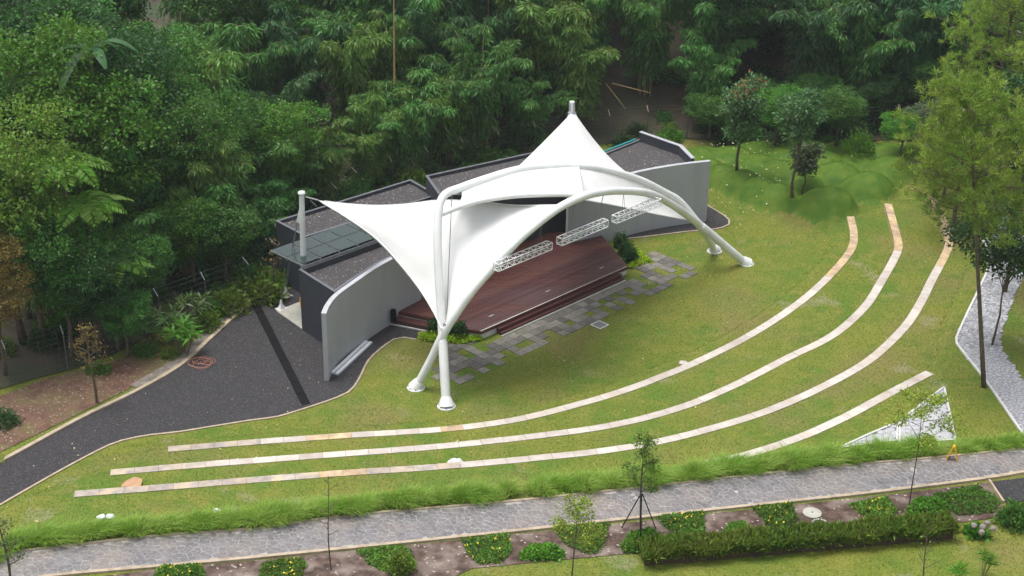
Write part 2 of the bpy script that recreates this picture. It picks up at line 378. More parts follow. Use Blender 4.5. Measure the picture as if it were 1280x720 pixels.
def terrain(X, Y):
    X = np.asarray(X, float); Y = np.asarray(Y, float); z = np.zeros(X.shape)
    d, s = pl_dist(ext[0], X, Y); sd1 = d * s
    z += .30 * smooth((sd1 + 1.40) / .35)
    z += (STEP - .30) * smooth((sd1 + .33) / .25)
    for e in ext[1:]:
        d, s = pl_dist(e, X, Y); z += STEP * smooth((d * s + .33) / .25)
    dr, _ = pl_dist(road_r, X, Y); inside = in_poly(road, X, Y); dr = np.where(inside, 0, dr)
    z *= smooth((dr - .1) / 2.2)
    d, s = pl_dist(back_line, X, Y); bd = np.where(s < 0, d, 0)
    z *= 1 - smooth(bd / 5.0)
    mw_ = smooth((Y - 82.2) / 1.5)
    z = z * (1 - mw_) + mw_ * 1.35 * smooth((sd1 + 1) / 11) * (1 - smooth(bd / 5.0))
    mz = np.zeros(X.shape)
    for cx, cy, r, h in mound_w:
        q = np.hypot(X - cx, Y - cy) / r
        mz = np.maximum(mz, np.where(q < 1, 1.15 * h * np.clip(1 - q * q, 0, 1) ** .8, 0))
    z += mz
    wr = smooth((X + 14) / 10)
    z += (np.maximum(bd - 2.5, 0)) * (.10 + .38 * wr) * np.where(bd > 40, 40 / np.maximum(bd, 1e-3), 1)
    return z
def tz(x, y): return float(terrain(np.array([x]), np.array([y]))[0])
def GT(px, py):                        # ground point seen at a pixel
    p = G(px, py, 0)
    for _ in range(12): p = G(px, py, tz(p[0], p[1]))
    return p
def axis_pts(lo, hi, step, a, b, far):
    mid = np.arange(lo, hi + 1e-6, step); left = lo - np.geomspace(step, lo - a, far)[::-1]; right = hi + np.geomspace(step, b - hi, far)
    return np.concatenate([left, mid, right])
xs = axis_pts(-26, 30, .25, -420, 420, 30); ys = axis_pts(42, 98, .25, -60, 640, 34)
GX, GY = np.meshgrid(xs, ys, indexing='ij'); GZ = terrain(GX, GY)
ground = grid_mesh('ground', np.stack([GX, GY, GZ], -1), M['grass'])
tag(ground, kind='structure')
def zgrid(X, Y):
    i = np.clip(np.searchsorted(xs, X) - 1, 0, len(xs) - 2); j = np.clip(np.searchsorted(ys, Y) - 1, 0, len(ys) - 2)
    a = (X - xs[i]) / (xs[i + 1] - xs[i]); c = (Y - ys[j]) / (ys[j + 1] - ys[j])
    return GZ[i, j] * (1 - a) * (1 - c) + GZ[i + 1, j] * a * (1 - c) + GZ[i, j + 1] * (1 - a) * c + GZ[i + 1, j + 1] * a * c
def tz(x, y): return float(zgrid(np.array([x]), np.array([y]))[0])

def drape(name, poly, m, dz, step=.5, zf=None, kind='structure', flat=None):
    poly = [np.asarray(p[:2], float) for p in poly]; P = np.array(poly)
    B = []
    n = len(P)
    for i in range(n):
        a, b = P[i], P[(i + 1) % n]; k = max(1, int(np.linalg.norm(b - a) / step))
        B += [a + (b - a) * t for t in np.arange(k) / k]
    B = np.array(B); X, Y = np.meshgrid(np.arange(P[:, 0].min(), P[:, 0].max(), step), np.arange(P[:, 1].min(), P[:, 1].max(), step))
    ins = in_poly(P, X, Y); d, _ = pl_dist(np.vstack([B, B[:1]]), X, Y); ok = ins & (d > step * .4)
    I = np.stack([X[ok], Y[ok]], 1); V = np.vstack([B, I])
    ed = [(i, (i + 1) % len(B)) for i in range(len(B))]
    r = delaunay_2d_cdt([Vector(v) for v in V], ed, [], 1, 1e-5)
    XY = np.array([tuple(v) for v in r[0]]); F = np.array([f for f in r[2]])
    Z = (terrain(XY[:, 0], XY[:, 1]) if flat is None else np.full(len(XY), flat)) + dz
    o = np_mesh(name, np.column_stack([XY, Z]), F, m)
    return tag(o, kind=kind)
drape('gravel_road', road, M['road'], .02, .8)
drape('gravel_apron', road2, M['road'], .02, .8)

M['mound'] = mat('mound_turf', (.055, .130, .009), (.100, .165, .014), .75, 1.4, bump=.6, bscale=20, spec=.25)
def kerb(name, pts, m, hw=.06, h=.10, base=-.1, nseg=None, lin=False):
    P = np.asarray(pts, float)[:, :2]; L = np.linalg.norm(np.diff(P, axis=0), axis=1).sum()
    Q = P if lin else smooth_line(P, nseg or max(4, int(L / .6)))
    T = np.gradient(Q, axis=0); T /= np.linalg.norm(T, axis=1)[:, None]; Nn = np.stack([-T[:, 1], T[:, 0]], 1)
    Z = terrain(Q[:, 0], Q[:, 1]); A = Q + Nn * hw; B = Q - Nn * hw; mb = MB(); vs = []; n = len(Q)
    for i in range(n):
        vs += [(A[i][0], A[i][1], Z[i] + base), (A[i][0], A[i][1], Z[i] + h), (B[i][0], B[i][1], Z[i] + h), (B[i][0], B[i][1], Z[i] + base)]
    fs = [(4 * i + k, 4 * i + 4 + k, 4 * i + 4 + (k + 1) % 4, 4 * i + (k + 1) % 4) for i in range(n - 1) for k in range(4)] + [(0, 1, 2, 3), (4 * n - 1, 4 * n - 2, 4 * n - 3, 4 * n - 4)]
    mb.add(vs, fs); o = mb.build(name, m); return tag(o, kind='structure')
kerb('road_kerb', road[11:], M['kerb'], .05, .05)
kerb('road_kerb', road[:8], M['kerb'], .10, .10)
kerb('apron_kerb', road2[1:9], M['kerb'], .05, .06)
# concrete channel beside the road, behind its kerb
chan = np.array([G(*p)[:2] for p in [(168,484),(222,452),(258,419),(296,384),(343,345)]])
kerb('roadside_channel', chan, M['channel'], .28, .035)
soil_px = [(-40,515),(0,496),(60,473),(120,458),(170,444),(205,440),(222,450),(158,488),(90,522),(0,566),(-40,585)]
drape('soil_bed', [G(*p)[:2] for p in soil_px], M['soil'], .03, .6)
ground.data.materials.append(M['mound'])
_pc = np.empty(len(ground.data.polygons) * 3, np.float32); ground.data.polygons.foreach_get('center', _pc); _pc = _pc.reshape(-1, 3)
_q = np.min([np.hypot(_pc[:, 0] - c[0], _pc[:, 1] - c[1]) / c[2] for c in mound_w], axis=0)
ground.data.polygons.foreach_set('material_index', (_q < .97).astype(np.int32))
# forest floor beyond the fence
ff = np.vstack([fence_w, [(45, 86), (58, 110), (10, 150), (-45, 140), (-60, 60), (-40, 48)]])
drape('forest_floor', ff, M['floor'], .05, 2.0)

# ------------------------------------------------------------------ stage
Z_D = .5
def Lp(px, py, z): return W2L(G(px, py, z))[:2]
stage = empty('stage', L2W(11, -6, 0), 'dark red timber stage deck with steps under the white tent', 'stage')
deck_poly = [(5.62,-3.53),(6.45,-3.53),(15.4,-3.53),(16.5,-3.58),(18.75,-7.8),(16.5,-9.5),(5.7,-9.5),(5.75,-8.45),(4.05,-8.0),(5.2,-5.25),(5.22,-4.2)]
def clip_row(poly, w0, w1):
    """u-extents of the polygon in the row w0..w1, as a quad"""
    def ext_at(wc):
        us = []
        n = len(poly)
        for i in range(n):
            a, b = poly[i], poly[(i + 1) % n]
            if (a[1] > wc) != (b[1] > wc): us.append(a[0] + (b[0] - a[0]) * (wc - a[1]) / (b[1] - a[1]))
        return (min(us), max(us)) if len(us) >= 2 else None
    a, b = ext_at(w0 + .004), ext_at(w1 - .004)
    return None if a is None or b is None else [(a[0], w0 + .004), (a[1], w0 + .004), (b[1], w1 - .004), (b[0], w1 - .004)]
pw = .15; k = 0; wv = -9.5
while wv < -3.55:
    q = clip_row(deck_poly, wv, wv + pw - .012)
    if q:
        MB().prism([L2W(*p)[:2] for p in q], Z_D - .035, Z_D + R_.uniform(-.002, .002)).build('plank', M['plank'], stage)
    wv += pw
body = [(p[0] * .992 + 11 * .008, p[1] * .985 - 6 * .015) for p in deck_poly]
MB().prism([L2W(*p)[:2] for p in body], -.1, Z_D - .05).build('plinth', M['pale'], stage)
# front edge board, two steps of boards, white base line
for i, (w0, z0, z1) in enumerate([(-3.50, Z_D - .17, Z_D - .005)]):
    MB().prism([L2W(*p)[:2] for p in [(5.6, w0 - .03), (16.5, w0 - .05), (16.5, w0 - .01), (5.6, w0 + .01)]], z0, z1).build('edge_board', M['riser'], stage)
MB().prism([L2W(*p)[:2] for p in [(5.58,-3.52),(5.18,-4.2),(5.16,-5.25),(4.0,-8.0),(3.97,-7.99),(5.11,-5.24),(5.14,-4.19),(5.54,-3.5)]], Z_D - .17, Z_D - .005).build('edge_board', M['riser'], stage)
for j in range(2):                     # front steps
    wa, wb = -3.49, -3.19 - .0
    zt = .165 * (2 - j)
    w1 = -3.49 + .17 * (j + 1)
    MB().prism([L2W(*p)[:2] for p in [(6.62, w1 - .17 + .004), (15.72, w1 - .17 + .004), (15.72, w1), (6.62, w1)]], 0, zt - .03).build('riser', M['riser'], stage)
    for kk in range(1):
        MB().prism([L2W(*p)[:2] for p in [(6.6, w1 - .166), (15.74, w1 - .166), (15.74, w1 + .015), (6.6, w1 + .015)]], zt - .03, zt).build('step_tread', M['plank'], stage)
MB().prism([L2W(*p)[:2] for p in [(6.55,-3.135),(15.8,-3.135),(15.8,-3.06),(6.55,-3.06)]], -.05, .06).build('base_trim', M['pale'], stage)
MB().prism([L2W(*p)[:2] for p in [(3.4,-8.05),(3.98,-8.0),(5.1,-5.25),(5.1,-4.8),(4.2,-6.2)]], .0, .25).build('side_step', M['plank'], stage)
MB().prism([L2W(*p)[:2] for p in [(3.36,-8.0),(4.16,-6.15),(5.06,-4.75),(5.04,-4.7),(4.1,-6.1),(3.3,-7.98)]], -.05, .08).build('base_trim', M['pale'], stage)
for px, py in [(614,395),(685,364),(752,335)]:
    p = G(px, py, Z_D)
    MB().box(p + ez * .012, eu * .16, ew * .05, ez * .01).build('floor_socket', M['steel'], stage)

# pavers set in the lawn in front of the stage
reg = [(556,431),(548,440),(552,455),(538,470),(549,475),(562,474),(576,481),(594,471),(606,467),(615,462),(625,457),(634,452),(648,448),(665,440),(684,431),(706,421),(735,406),(759,394.5),(784,385),(821,367),(837,359),(863,348),(868,337),(842,323),(823,316),(815,311),(808,316),(813,328),(788,337),(776,346),(778,350),(628,418),(604,424)]
gr = [[(584,432),(602,425),(617,434),(608,437)],[(563,440),(570,436),(592,441),(595,444),(577,449)],[(570,465),(587,457),(606,467),(594,469),(588,466),(577,471)],[(601,450),(607,447),(625,458),(615,462)],[(623,440),(629,438),(649,448),(635,453)],[(638,432),(659,424),(665,428),(646,438)],[(677,415),(687,411),(706,421),(684,431),(679,424)],[(706,402),(715,399),(723,404),(713,407)],[(724,393),(732,389),(742,394),(734,399)],[(743,377),(751,373),(757,377),(748,381)],[(744,385),(752,381),(766,391),(759,395)],[(762,369),(768,366),(775,370),(768,373)],[(763,377),(770,373),(784,385),(777,388)],[(777,359),(784,357),(792,362),(785,366)],[(780,369),(800,367),(812,371),(793,380)],[(777,345),(791,338),(807,347),(799,350),(790,348),(782,348)],[(796,353),(803,350),(829,354),(815,363)],[(812,337),(820,335),(832,342),(823,345)],[(838,335),(846,331),(859,339),(843,347)],[(843,347),(849,345),(856,351),(838,359)]]
inp = lambda poly, x, y: bool(in_poly([np.array(p) for p in poly], np.array([x]), np.array([y]))[0])
paving = MB()
pav = empty('paving', L2W(10, -2, 0), None, None); tag(pav, kind='structure')
paver_me = None
for i in range(-2, 42):
    for j in range(-8, 8):
        u0, w0 = 1.79 - 1.0 + .5 * i, -1.0 + .5 * j
        c = L2W(u0 + .25, w0 + .25)
        px, py = proj(c)
        if not inp(reg, px, py) or any(inp(g, px, py) for g in gr): continue
        if -9.5 < w0 + .25 < -3.2 and 5 < u0 < 17: continue
        if paver_me is None:
            o = MB().box((0, 0, 0), eu * .243, ew * .243, ez * .03).build('paver', M['paver']); o.parent = pav
            b = o.modifiers.new('bevel', 'BEVEL'); b.width = .008; b.segments = 1; paver_me = o
        else:
            o = paver_me.copy(); COL.objects.link(o); o.parent = pav
        o.location = tuple(c - wloc(pav) + ez * (.001 + R_.uniform(-.005, .006)))
dg = empty('drain_cover', L2W(7.6 + .3, -.6, 0), 'square grey drain grate with pale frame in the lawn', 'drain cover')
dc = (G(739,406) + G(760,407)) / 2; dc = G(749.5, 406.5); dg.location = tuple(dc)
mb = MB()
for s_ in (-1, 1):
    mb.box(dc + eu * .31 * s_ + ez * .02, eu * .03, ew * .34, ez * .02); mb.box(dc + ew * .31 * s_ + ez * .019, eu * .279, ew * .03, ez * .02)
mb.build('frame', M['pale'], dg)
for i in range(9): MB().box(dc + eu * (-.25 + .0625 * i) + ez * .01, eu * .02, ew * .279, ez * .012).build('bar', M['steel'], dg)

# ------------------------------------------------------------------ walls and flat roofed buildings
def ribbon_wall(pts, th, z1a, z1b=None, z0=-.1):
    P = smooth_line(np.array(pts), 26); T = np.gradient(P, axis=0); T /= np.linalg.norm(T, axis=1)[:, None]; Nn = np.stack([-T[:, 1], T[:, 0]], 1)
    n = len(P); zt = np.linspace(z1a, z1b if z1b else z1a, n); vs = []
    for i in range(n):
        for q, z in ((P[i] + Nn[i] * th, z0), (P[i] + Nn[i] * th, zt[i]), (P[i], zt[i]), (P[i], z0)): vs.append(L2W(q[0], q[1], z))
    fs = [(4 * i + k, 4 * i + 4 + k, 4 * i + 4 + (k + 1) % 4, 4 * i + (k + 1) % 4) for i in range(n - 1) for k in range(4)] + [(0, 1, 2, 3), (4 * n - 1, 4 * n - 2, 4 * n - 3, 4 * n - 4)]
    cap = []
    for i in range(n):
        for q, z in ((P[i] + Nn[i] * (th + .008), zt[i] + .001), (P[i] + Nn[i] * (th + .008), zt[i] + .04), (P[i] - Nn[i] * .008, zt[i] + .04), (P[i] - Nn[i] * .008, zt[i] + .001)): cap.append(L2W(q[0], q[1], z))
    return (vs, fs), (cap, fs)
WL = [(-2.55,-5.6),(-1.9,-6.15),(-.9,-6.75),(.7,-7.3),(2.0,-7.7),(3.4,-8.02),(5.75,-8.35)]
WR = [(16.3,-8.0),(18.0,-7.55),(19.5,-7.25),(21.2,-6.95),(22.9,-6.4),(24.2,-5.85),(25.25,-5.3)]
for pts, z, lab, th in ((WL, 3.5, 'light grey curved concrete wall left of the stage', .22), (WR, 3.72, 'light grey curved concrete wall right of the stage', .22)):
    b = L2W(*pts[3]); e = empty('curved_wall', b, lab, 'wall', 'curved concrete walls flanking the stage')
    a, c = ribbon_wall(pts, th, z)
    MB().add(*a).build('wall_face', M['concrete'], e, smooth='auto'); MB().add(*c).build('wall_cap', M['wallcap'], e, smooth='auto')

def inset(poly, d):
    P = [np.array(p, float) for p in poly]; n = len(P); A = sum(P[i][0] * P[(i + 1) % n][1] - P[(i + 1) % n][0] * P[i][1] for i in range(n))
    sg = 1 if A > 0 else -1; out = []
    for i in range(n):
        a, b, c = P[i - 1], P[i], P[(i + 1) % n]
        d1 = (b - a) / np.linalg.norm(b - a); d2 = (c - b) / np.linalg.norm(c - b)
        n1 = np.array([-d1[1], d1[0]]) * sg; n2 = np.array([-d2[1], d2[0]]) * sg
        bis = n1 + n2; bis /= (bis @ n1); out.append(b + bis * d)
    return out
def flat_building(lab, poly, z_top, z_grav, rim=.13, wallmat='dark'):
    P = [L2W(*p)[:2] for p in poly]; c = np.mean(P, axis=0)
    e = empty('flat_roofed_building', (c[0], c[1], 0), lab, 'building', 'dark flat roofed buildings behind the stage')
    I = inset(P, rim); n = len(P)
    # each wall: a slab of its own with a coping
    for i in range(n):
        q = [P[i], P[(i + 1) % n], I[(i + 1) % n], I[i]]
        MB().prism(q, -.1, z_top).build('wall', M[wallmat], e)
        I2 = [P[i] + (P[i] - I[i]) * .15, P[(i + 1) % n] + (P[(i + 1) % n] - I[(i + 1) % n]) * .15, I[(i + 1) % n], I[i]]
        MB().prism(I2, z_top + .001, z_top + .035).build('coping', M['coping'], e)
    g = MB().prism(inset(P, rim + .003), z_grav - .2, z_grav).build('gravel_roof', M['roofgravel'], e)
    return e
M['coping'] = mat('coping_flashing', (.10, .105, .12), (.13, .135, .15), .45, 3, metal=.1)
curveA = [(-.42,-7.28),(.8,-7.68),(2.0,-8.04),(3.4,-8.36),(5.2,-8.62)]
bA = flat_building('dark flat roofed block behind the left curved wall, beside the glass canopy', [(-.12,-10.4)] + curveA + [(5.2,-10.35)], 3.28, 3.0)
bB = flat_building('dark flat roofed block behind the glass canopy with leaf specked gravel roof', [(2.4,-15.6),(2.3,-12.95),(10.9,-12.5),(11.3,-15.15)], 3.45, 3.3)
bC = flat_building('dark flat roofed block behind the middle of the white tent', [(10.95,-13.5),(9.6,-10.9),(17.4,-9.8),(17.9,-12.0)], 4.25, 4.1)
bD = flat_building('dark flat roofed block behind the right curved wall', [(18.4,-8.0),(19.6,-7.5),(21.3,-7.2),(23.0,-6.65),(24.85,-5.75),(25.7,-7.75),(25.75,-10.9),(22.3,-10.75),(18.2,-9.7)], 3.34, 3.27)
Pp = [L2W(*p)[:2] for p in [(24.5,-6.0),(25.55,-7.75),(25.62,-10.85),(25.80,-10.85),(25.74,-7.7),(24.65,-5.9)]]
MB().prism(Pp, 3.3, 3.82).build('parapet', M['dark'], bD)
Pp2 = [L2W(*p)[:2] for p in [(24.48,-6.0),(25.52,-7.76),(25.59,-10.87),(25.83,-10.87),(25.77,-7.69),(24.68,-5.88)]]
MB().prism(Pp2, 3.821, 3.86).build('parapet_coping', M['concrete'], bD)
M['teal'] = mat('teal_gutter', (.02, .30, .30), rough=.5)
MB().tube([L2W(22.2,-10.85,3.42), L2W(24,-10.9,3.43), L2W(25.4,-10.95,3.42)], .05, 8).build('gutter_pipe', M['teal'], bD)
# dark back wall of the stage opening
sb = empty('stage_back_wall', L2W(11,-9.7,0), 'dark grey rear wall of the stage opening under the tent', 'wall')
MB().prism([L2W(*p)[:2] for p in [(5.3,-9.75),(18.3,-9.75),(18.3,-9.55),(5.3,-9.55)]], -.1, 4.2).build('wall_face', M['backwall'] if 'backwall' in M else M['dark'], sb)
# passage slab
tag(MB().prism([L2W(*p)[:2] for p in [(.15,-12.85),(9.0,-12.9),(9.0,-10.42),(-.12,-10.42)]], -.1, .06).build('concrete_slab', M['slab']), kind='structure')

# glass canopy
gc = empty('glass_canopy', L2W(2.5,-11.7,0), 'clear glass roof panels in a thin steel frame between the two left blocks', 'canopy')
zg = 3.52
gp = lambda a, b: (1 - b) * ((1 - a) * np.array([0.05,-10.36]) + a * np.array([7.0,-10.3])) + b * ((1 - a) * np.array([-.02,-12.75]) + a * np.array([7.0,-12.75]))
NA, NB = 6, 2
for i in range(NA):
    for j in range(NB):
        q = [gp((i + .03) / NA, (j + .02) / NB), gp((i + .97) / NA, (j + .02) / NB), gp((i + .97) / NA, (j + .98) / NB), gp((i + .03) / NA, (j + .98) / NB)]
        MB().prism([L2W(*p)[:2] for p in q], zg, zg + .02).build('pane', M['glass'], gc)
for i in range(NA + 1):
    MB().bar(L2W(*gp(i / NA, 0), zg - .05), L2W(*gp(i / NA, 1), zg - .05), .022, .04).build('rafter', M['gframe'] if 'gframe' in M else M['steel'], gc)
for j in (0, 1, 2):
    MB().bar(L2W(*gp(-.003, j / NB), zg - .135), L2W(*gp(1, j / NB), zg - .135), .025, .04).build('beam', M['steel'], gc)
for (a0, a1) in ((.22, .36), (.40, .55), (.57, .72)):      # fluorescent tubes hung below the glass
    MB().bar(L2W(*gp(a0, .60), zg - .24), L2W(*gp(a1, .60), zg - .24), .05, .03).build('batten_light', M['white'], gc)
MB().bar(L2W(*gp(.24, .78), zg - .24), L2W(*gp(.24, .98), zg - .24), .05, .03).build('batten_light', M['white'], gc)

# ------------------------------------------------------------------ membrane tent
S_ = 1.1 / 2.85
A1px = [(520,485),(530,466),(540,447),(553,420),(575,385),(600,352),(640,308),(670,281),(700,259),(730,245),(760,239),(790,239),(815,243),(840,256),(860,270),(873,281),(885,297),(893,314)]
A2px = [(558,508),(555,455),(553,420),(550,370),(548,335),(547,300),(547.5,275),(549,258),(553,247),(560,240.5),(572,236),(600,226),(645,212.5),(680,208.5),(720,208),(760,213),(800,225),(830,240),(850,252),(873,279),(886,290),(900,302),(933,330)]
A1 = smooth_line([on_lean(*p, -2.2, S_) for p in A1px], 90)
A2 = smooth_line([on_lean(*p, 0, -S_) for p in A2px], 110)
A2[:, :] = A2
def sub(A, pa, pb, n):                 # piece of an arch between two image places, resampled
    d = [np.hypot(*(np.array(proj(p)) - pa)) for p in A]; e = [np.hypot(*(np.array(proj(p)) - pb)) for p in A]
    i, j = int(np.argmin(d)), int(np.argmin(e)); return smooth_line(A[min(i, j):max(i, j) + 1], n)
tent = empty('tent_canopy', L2W(11, -2, 0), 'white tensile tent canopy on crossing arched pipes over the stage', 'tent')
MB().tube(A1, .19, 16).build('arch_pipe', M['white'], tent, smooth='auto')
MB().tube(A2, .19, 16).build('arch_pipe', M['white'], tent, smooth='auto')
# sleeves on the straight lower legs of the second arch
MB().tube(sub(A2, (558,508), (553.5,425), 6), .215, 16).build('leg_sleeve', M['white'], tent, smooth='auto')
MB().tube(sub(A2, (876,281.5), (933,330), 8), .215, 16).build('leg_sleeve', M['white'], tent, smooth='auto')
for p, q in ((A1[0], A1[2]), (A2[0], A2[3]), (A1[-1], A1[-3]), (A2[-1], A2[-4])):
    d = (q - p); d = d / np.linalg.norm(d)
    bp = MB().lathe(p - ez * .02, [(.42, 0), (.42, .06), (.40, .08)], 22).build('base_plate', M['white'], tent, smooth='auto')
    g = MB().tube([p + ez * .02, p + d * .30 + ez * .04, p + d * .42 + ez * .02], [.38, .27, .22], 16).build('foot_cone', M['white'], tent, smooth='auto')
    for a in range(8):
        v = np.array([math.cos(a * PI / 4), math.sin(a * PI / 4), 0])
        MB().bar(p + v * .36 + ez * .08, p + v * .36 + ez * .13, .025, .025, up=(1, 0, .01)).build('bolt', M['steel'], bp)
# lower edge pipe
LP3 = []
for px, py in [(551,268),(575,258.5),(600,251),(640,245),(680,243),(729,243)]:
    t = (px - 551) / (729 - 551); LP3.append(on_lean(px, py, -3.0 + 4.0 * t, 0))
LPc = smooth_line(LP3, 30)
MB().tube(LPc, .13, 12).build('edge_pipe', M['white'], tent, smooth='auto')
st0, st1 = on_lean(722,209,-2.95,0), on_lean(728,245,1.0,0)
MB().tube([st0, st1], .10, 10).build('strut', M['white'], tent, smooth='auto')
MB().tube([on_lean(566,239,-3.29,0), on_lean(580,240,-3.9,0)], .15, 12).build('end_bracket', M['steel'], tent, smooth='auto')
def coons(c0, c1, d0, d1):
    """c0,c1: curves along s (t=0,1); d0,d1: curves along t (s=0,1)"""
    m, n = len(c0), len(d0); s = np.linspace(0, 1, m)[:, None, None]; t = np.linspace(0, 1, n)[None, :, None]
    C = (1 - t) * c0[:, None] + t * c1[:, None] + (1 - s) * d0[None] + s * d1[None]
    return C - ((1 - s) * (1 - t) * c0[0] + s * (1 - t) * c0[-1] + (1 - s) * t * c1[0] + s * t * c1[-1])
def lincurve(px, w0, w1, n):
    P = smooth_line(np.array(px, float), n); f = np.linspace(0, 1, n)
    return np.array([on_lean(p[0], p[1], w0 + (w1 - w0) * t, 0) for p, t in zip(P, f)])
NS, NT = 40, 26
E1 = lincurve([(398,250.5),(430,254.5),(470,257),(510,255),(548,250.5),(600,252),(640,256.5),(690,256.5),(703,256)], -10.4, 1.0, NS)
E2 = lincurve([(398,250.5),(432,271),(470,298),(500,330),(525,362),(542,390),(552,411)], -10.4, -.95, NS)
E3 = sub(A1, (552,421), (703,257.5), NT); E3 = E3 if np.linalg.norm(E3[0] - E2[-1]) < np.linalg.norm(E3[-1] - E2[-1]) else E3[::-1]
E3[:, 2] -= .34 * np.sin(PI * np.linspace(.12, .93, NT)); E3[0] = E2[-1]; E1[-1] = E3[-1]
S1 = coons(E2, E1, np.repeat(E1[:1], NT, 0), E3)
ss, tt = np.meshgrid(np.linspace(0, 1, NS), np.linspace(0, 1, NT), indexing='ij')
S1[..., 2] -= .28 * np.sin(PI * ss) * np.sin(PI * tt)
grid_mesh('membrane', S1, M['membrane'], tent, .02)
for E in (E1, E2): MB().tube(E[1:], .035, 6).build('edge_cable', M['white'], tent, smooth='auto')
# middle membrane between the second arch and the lower pipe
T0 = sub(A2, (575,235.5), (722,208), NS); T1 = sub(LPc, (568,261), (727,243), NS)
if proj(T0[0])[0] > proj(T0[-1])[0]: T0 = T0[::-1]
if proj(T1[0])[0] > proj(T1[-1])[0]: T1 = T1[::-1]
D0 = np.array([T1[0] + (T0[0] - T1[0]) * t + eu * .30 * math.sin(PI * t) for t in np.linspace(0, 1, NT)])
D1 = np.array([T1[-1] + (T0[-1] - T1[-1]) * t for t in np.linspace(0, 1, NT)])
S2 = coons(T1, T0, D0, D1); S2[..., 2] -= .25 * np.sin(PI * ss) * np.sin(PI * tt)
grid_mesh('membrane', S2, M['membrane'], tent, .02)
# right wing, behind the first arch, ending in a point near the right crossing
U0 = sub(A2, (722,208), (868,274), NS)
if proj(U0[0])[0] > proj(U0[-1])[0]: U0 = U0[::-1]
U1 = lincurve([(731,250.5),(760,255.5),(787,261),(825,269),(861,275.5)], -.6, -1.35, NS)
D0 = np.array([U1[0] + (U0[0] - U1[0]) * t for t in np.linspace(0, 1, NT)])
rt = lincurve([(861,275.5),(853,268.5),(847,262),(845,256),(848,251.5)], -1.35, -1.75, NT)
U0 = sub(A2, (722,208), (848,251), NS)
if proj(U0[0])[0] > proj(U0[-1])[0]: U0 = U0[::-1]
rt[-1] = U0[-1]; rt[0] = U1[-1]
S3 = coons(U1, U0, D0, rt); S3[..., 2] -= .15 * np.sin(PI * ss) * np.sin(PI * tt)
grid_mesh('membrane', S3, M['membrane'], tent, .02)
# cone with its mast head
WAP = -6.5
apex = on_lean(715, 141, WAP, 0); tip = on_lean(715, 127, WAP, 0)
F0 = sub(A2, (642,213), (803,226.5), 41)
if proj(F0[0])[0] > proj(F0[-1])[0]: F0 = F0[::-1]
rear = L2W(*(W2L(apex)[:2] + np.array([.737, -.676]) * 4.5), 5.4)
def sagline(a, b, n, k): return np.array([a + (b - a) * t - ez * k * math.sin(PI * t) for t in np.linspace(0, 1, n)])
ring = np.vstack([F0, sagline(F0[-1], rear, 25, .25)[1:], sagline(rear, F0[0], 25, .25)[1:]])
NC = 30; mer = []
for i, b in enumerate(ring):
    a0 = apex + (b - apex) * np.array([1, 1, 0]) / (np.linalg.norm((b - apex)[:2]) + 1e-6) * .17
    row = []
    for t in np.linspace(0, 1, NC):
        # concave meridian: steep by the mast, easing towards the rim
        f = 1 - (1 - t) ** 1.62
        row.append(np.array([*(a0[:2] + (b[:2] - a0[:2]) * t), apex[2] + (b[2] - apex[2]) * f]))
    mer.append(row)
grid_mesh('cone_membrane', np.array(mer), M['membrane'], tent, .02, flip=True)
MB().tube([apex - ez * 2.5, apex + ez * .05, tip], .13, 14).build('mast_head', M['white'], tent, smooth='auto')
MB().lathe(apex - ez * .08, [(.20, 0), (.22, .08), (.16, .16)], 18).build('cone_ring', M['steel'], tent, smooth='auto')
for k_ in range(6):
    a = k_ * PI / 3; v = np.array([math.cos(a), math.sin(a), 0])
    MB().tube([apex + v * .16 + ez * .1, tip + v * .15 - ez * .05], .012, 5).build('stay_rod', M['cable'], tent)
MB().tube([on_lean(565,241,-3.2,0), on_lean(558,404,-1.2,0)], .02, 6).build('tie_cable', M['cable'], tent)
MB().box(on_lean(557,408,-.95,0), eu * .08, ew * .08, ez * .16).build('clamp', M['steel'], tent)
MB().tube([on_lean(861,275,-1.35,0), on_lean(872,280,-1.1,0)], .05, 6).build('clamp', M['steel'], tent)

# left mast with guy cables
mbase = L2W(.72, -11.25, 0); mtip = on_lean(377, 242, -11.1, 0)
mast = empty('tie_back_mast', mbase, 'slim white mast rising through the glass canopy, left of the tent', 'mast')
MB().tube([mbase, mtip], [.15, .13], 14).build('pole', M['white'], mast, smooth='auto')
MB().lathe(mtip - ez * .02, [(.17, 0), (.19, .05), (.15, .12)], 14).build('cap', M['white'], mast, smooth='auto')
f0 = mtip - ez * .25; f1 = mtip - ez * 1.65
back = L2W(0.95,-13.3,0) - mbase; back = back / np.linalg.norm(back)
side_ = np.cross(back, ez) * .02
v = [f0 + side_, f0 - side_, f1 + side_, f1 - side_, f1 + back * .62 + side_ - ez * .05, f1 + back * .62 - side_ - ez * .05]
MB().add(v, [(0, 2, 4), (1, 5, 3), (0, 4, 5, 1), (2, 3, 5, 4), (0, 1, 3, 2)]).build('fin_plate', M['white'], mast)
lug = f1 + back * .52
for q in ((352,387), (358,371)):
    g = G(*q, .0)
    MB().tube([lug, g + ez * .5], .022, 6).build('guy_cable', M['cable'], mast)
    MB().tube([g + ez * .04, g + ez * .3, g + ez * .55], [.22, .09, .05], 4).build('anchor_plate', M['white'], mast)
    MB().box(g + ez * .04, eu * .26, ew * .22, ez * .03).build('anchor_base', M['pale'], mast)
MB().tube([mtip - ez * .12, E1[0]], .04, 8).build('head_link', M['cable'], mast)

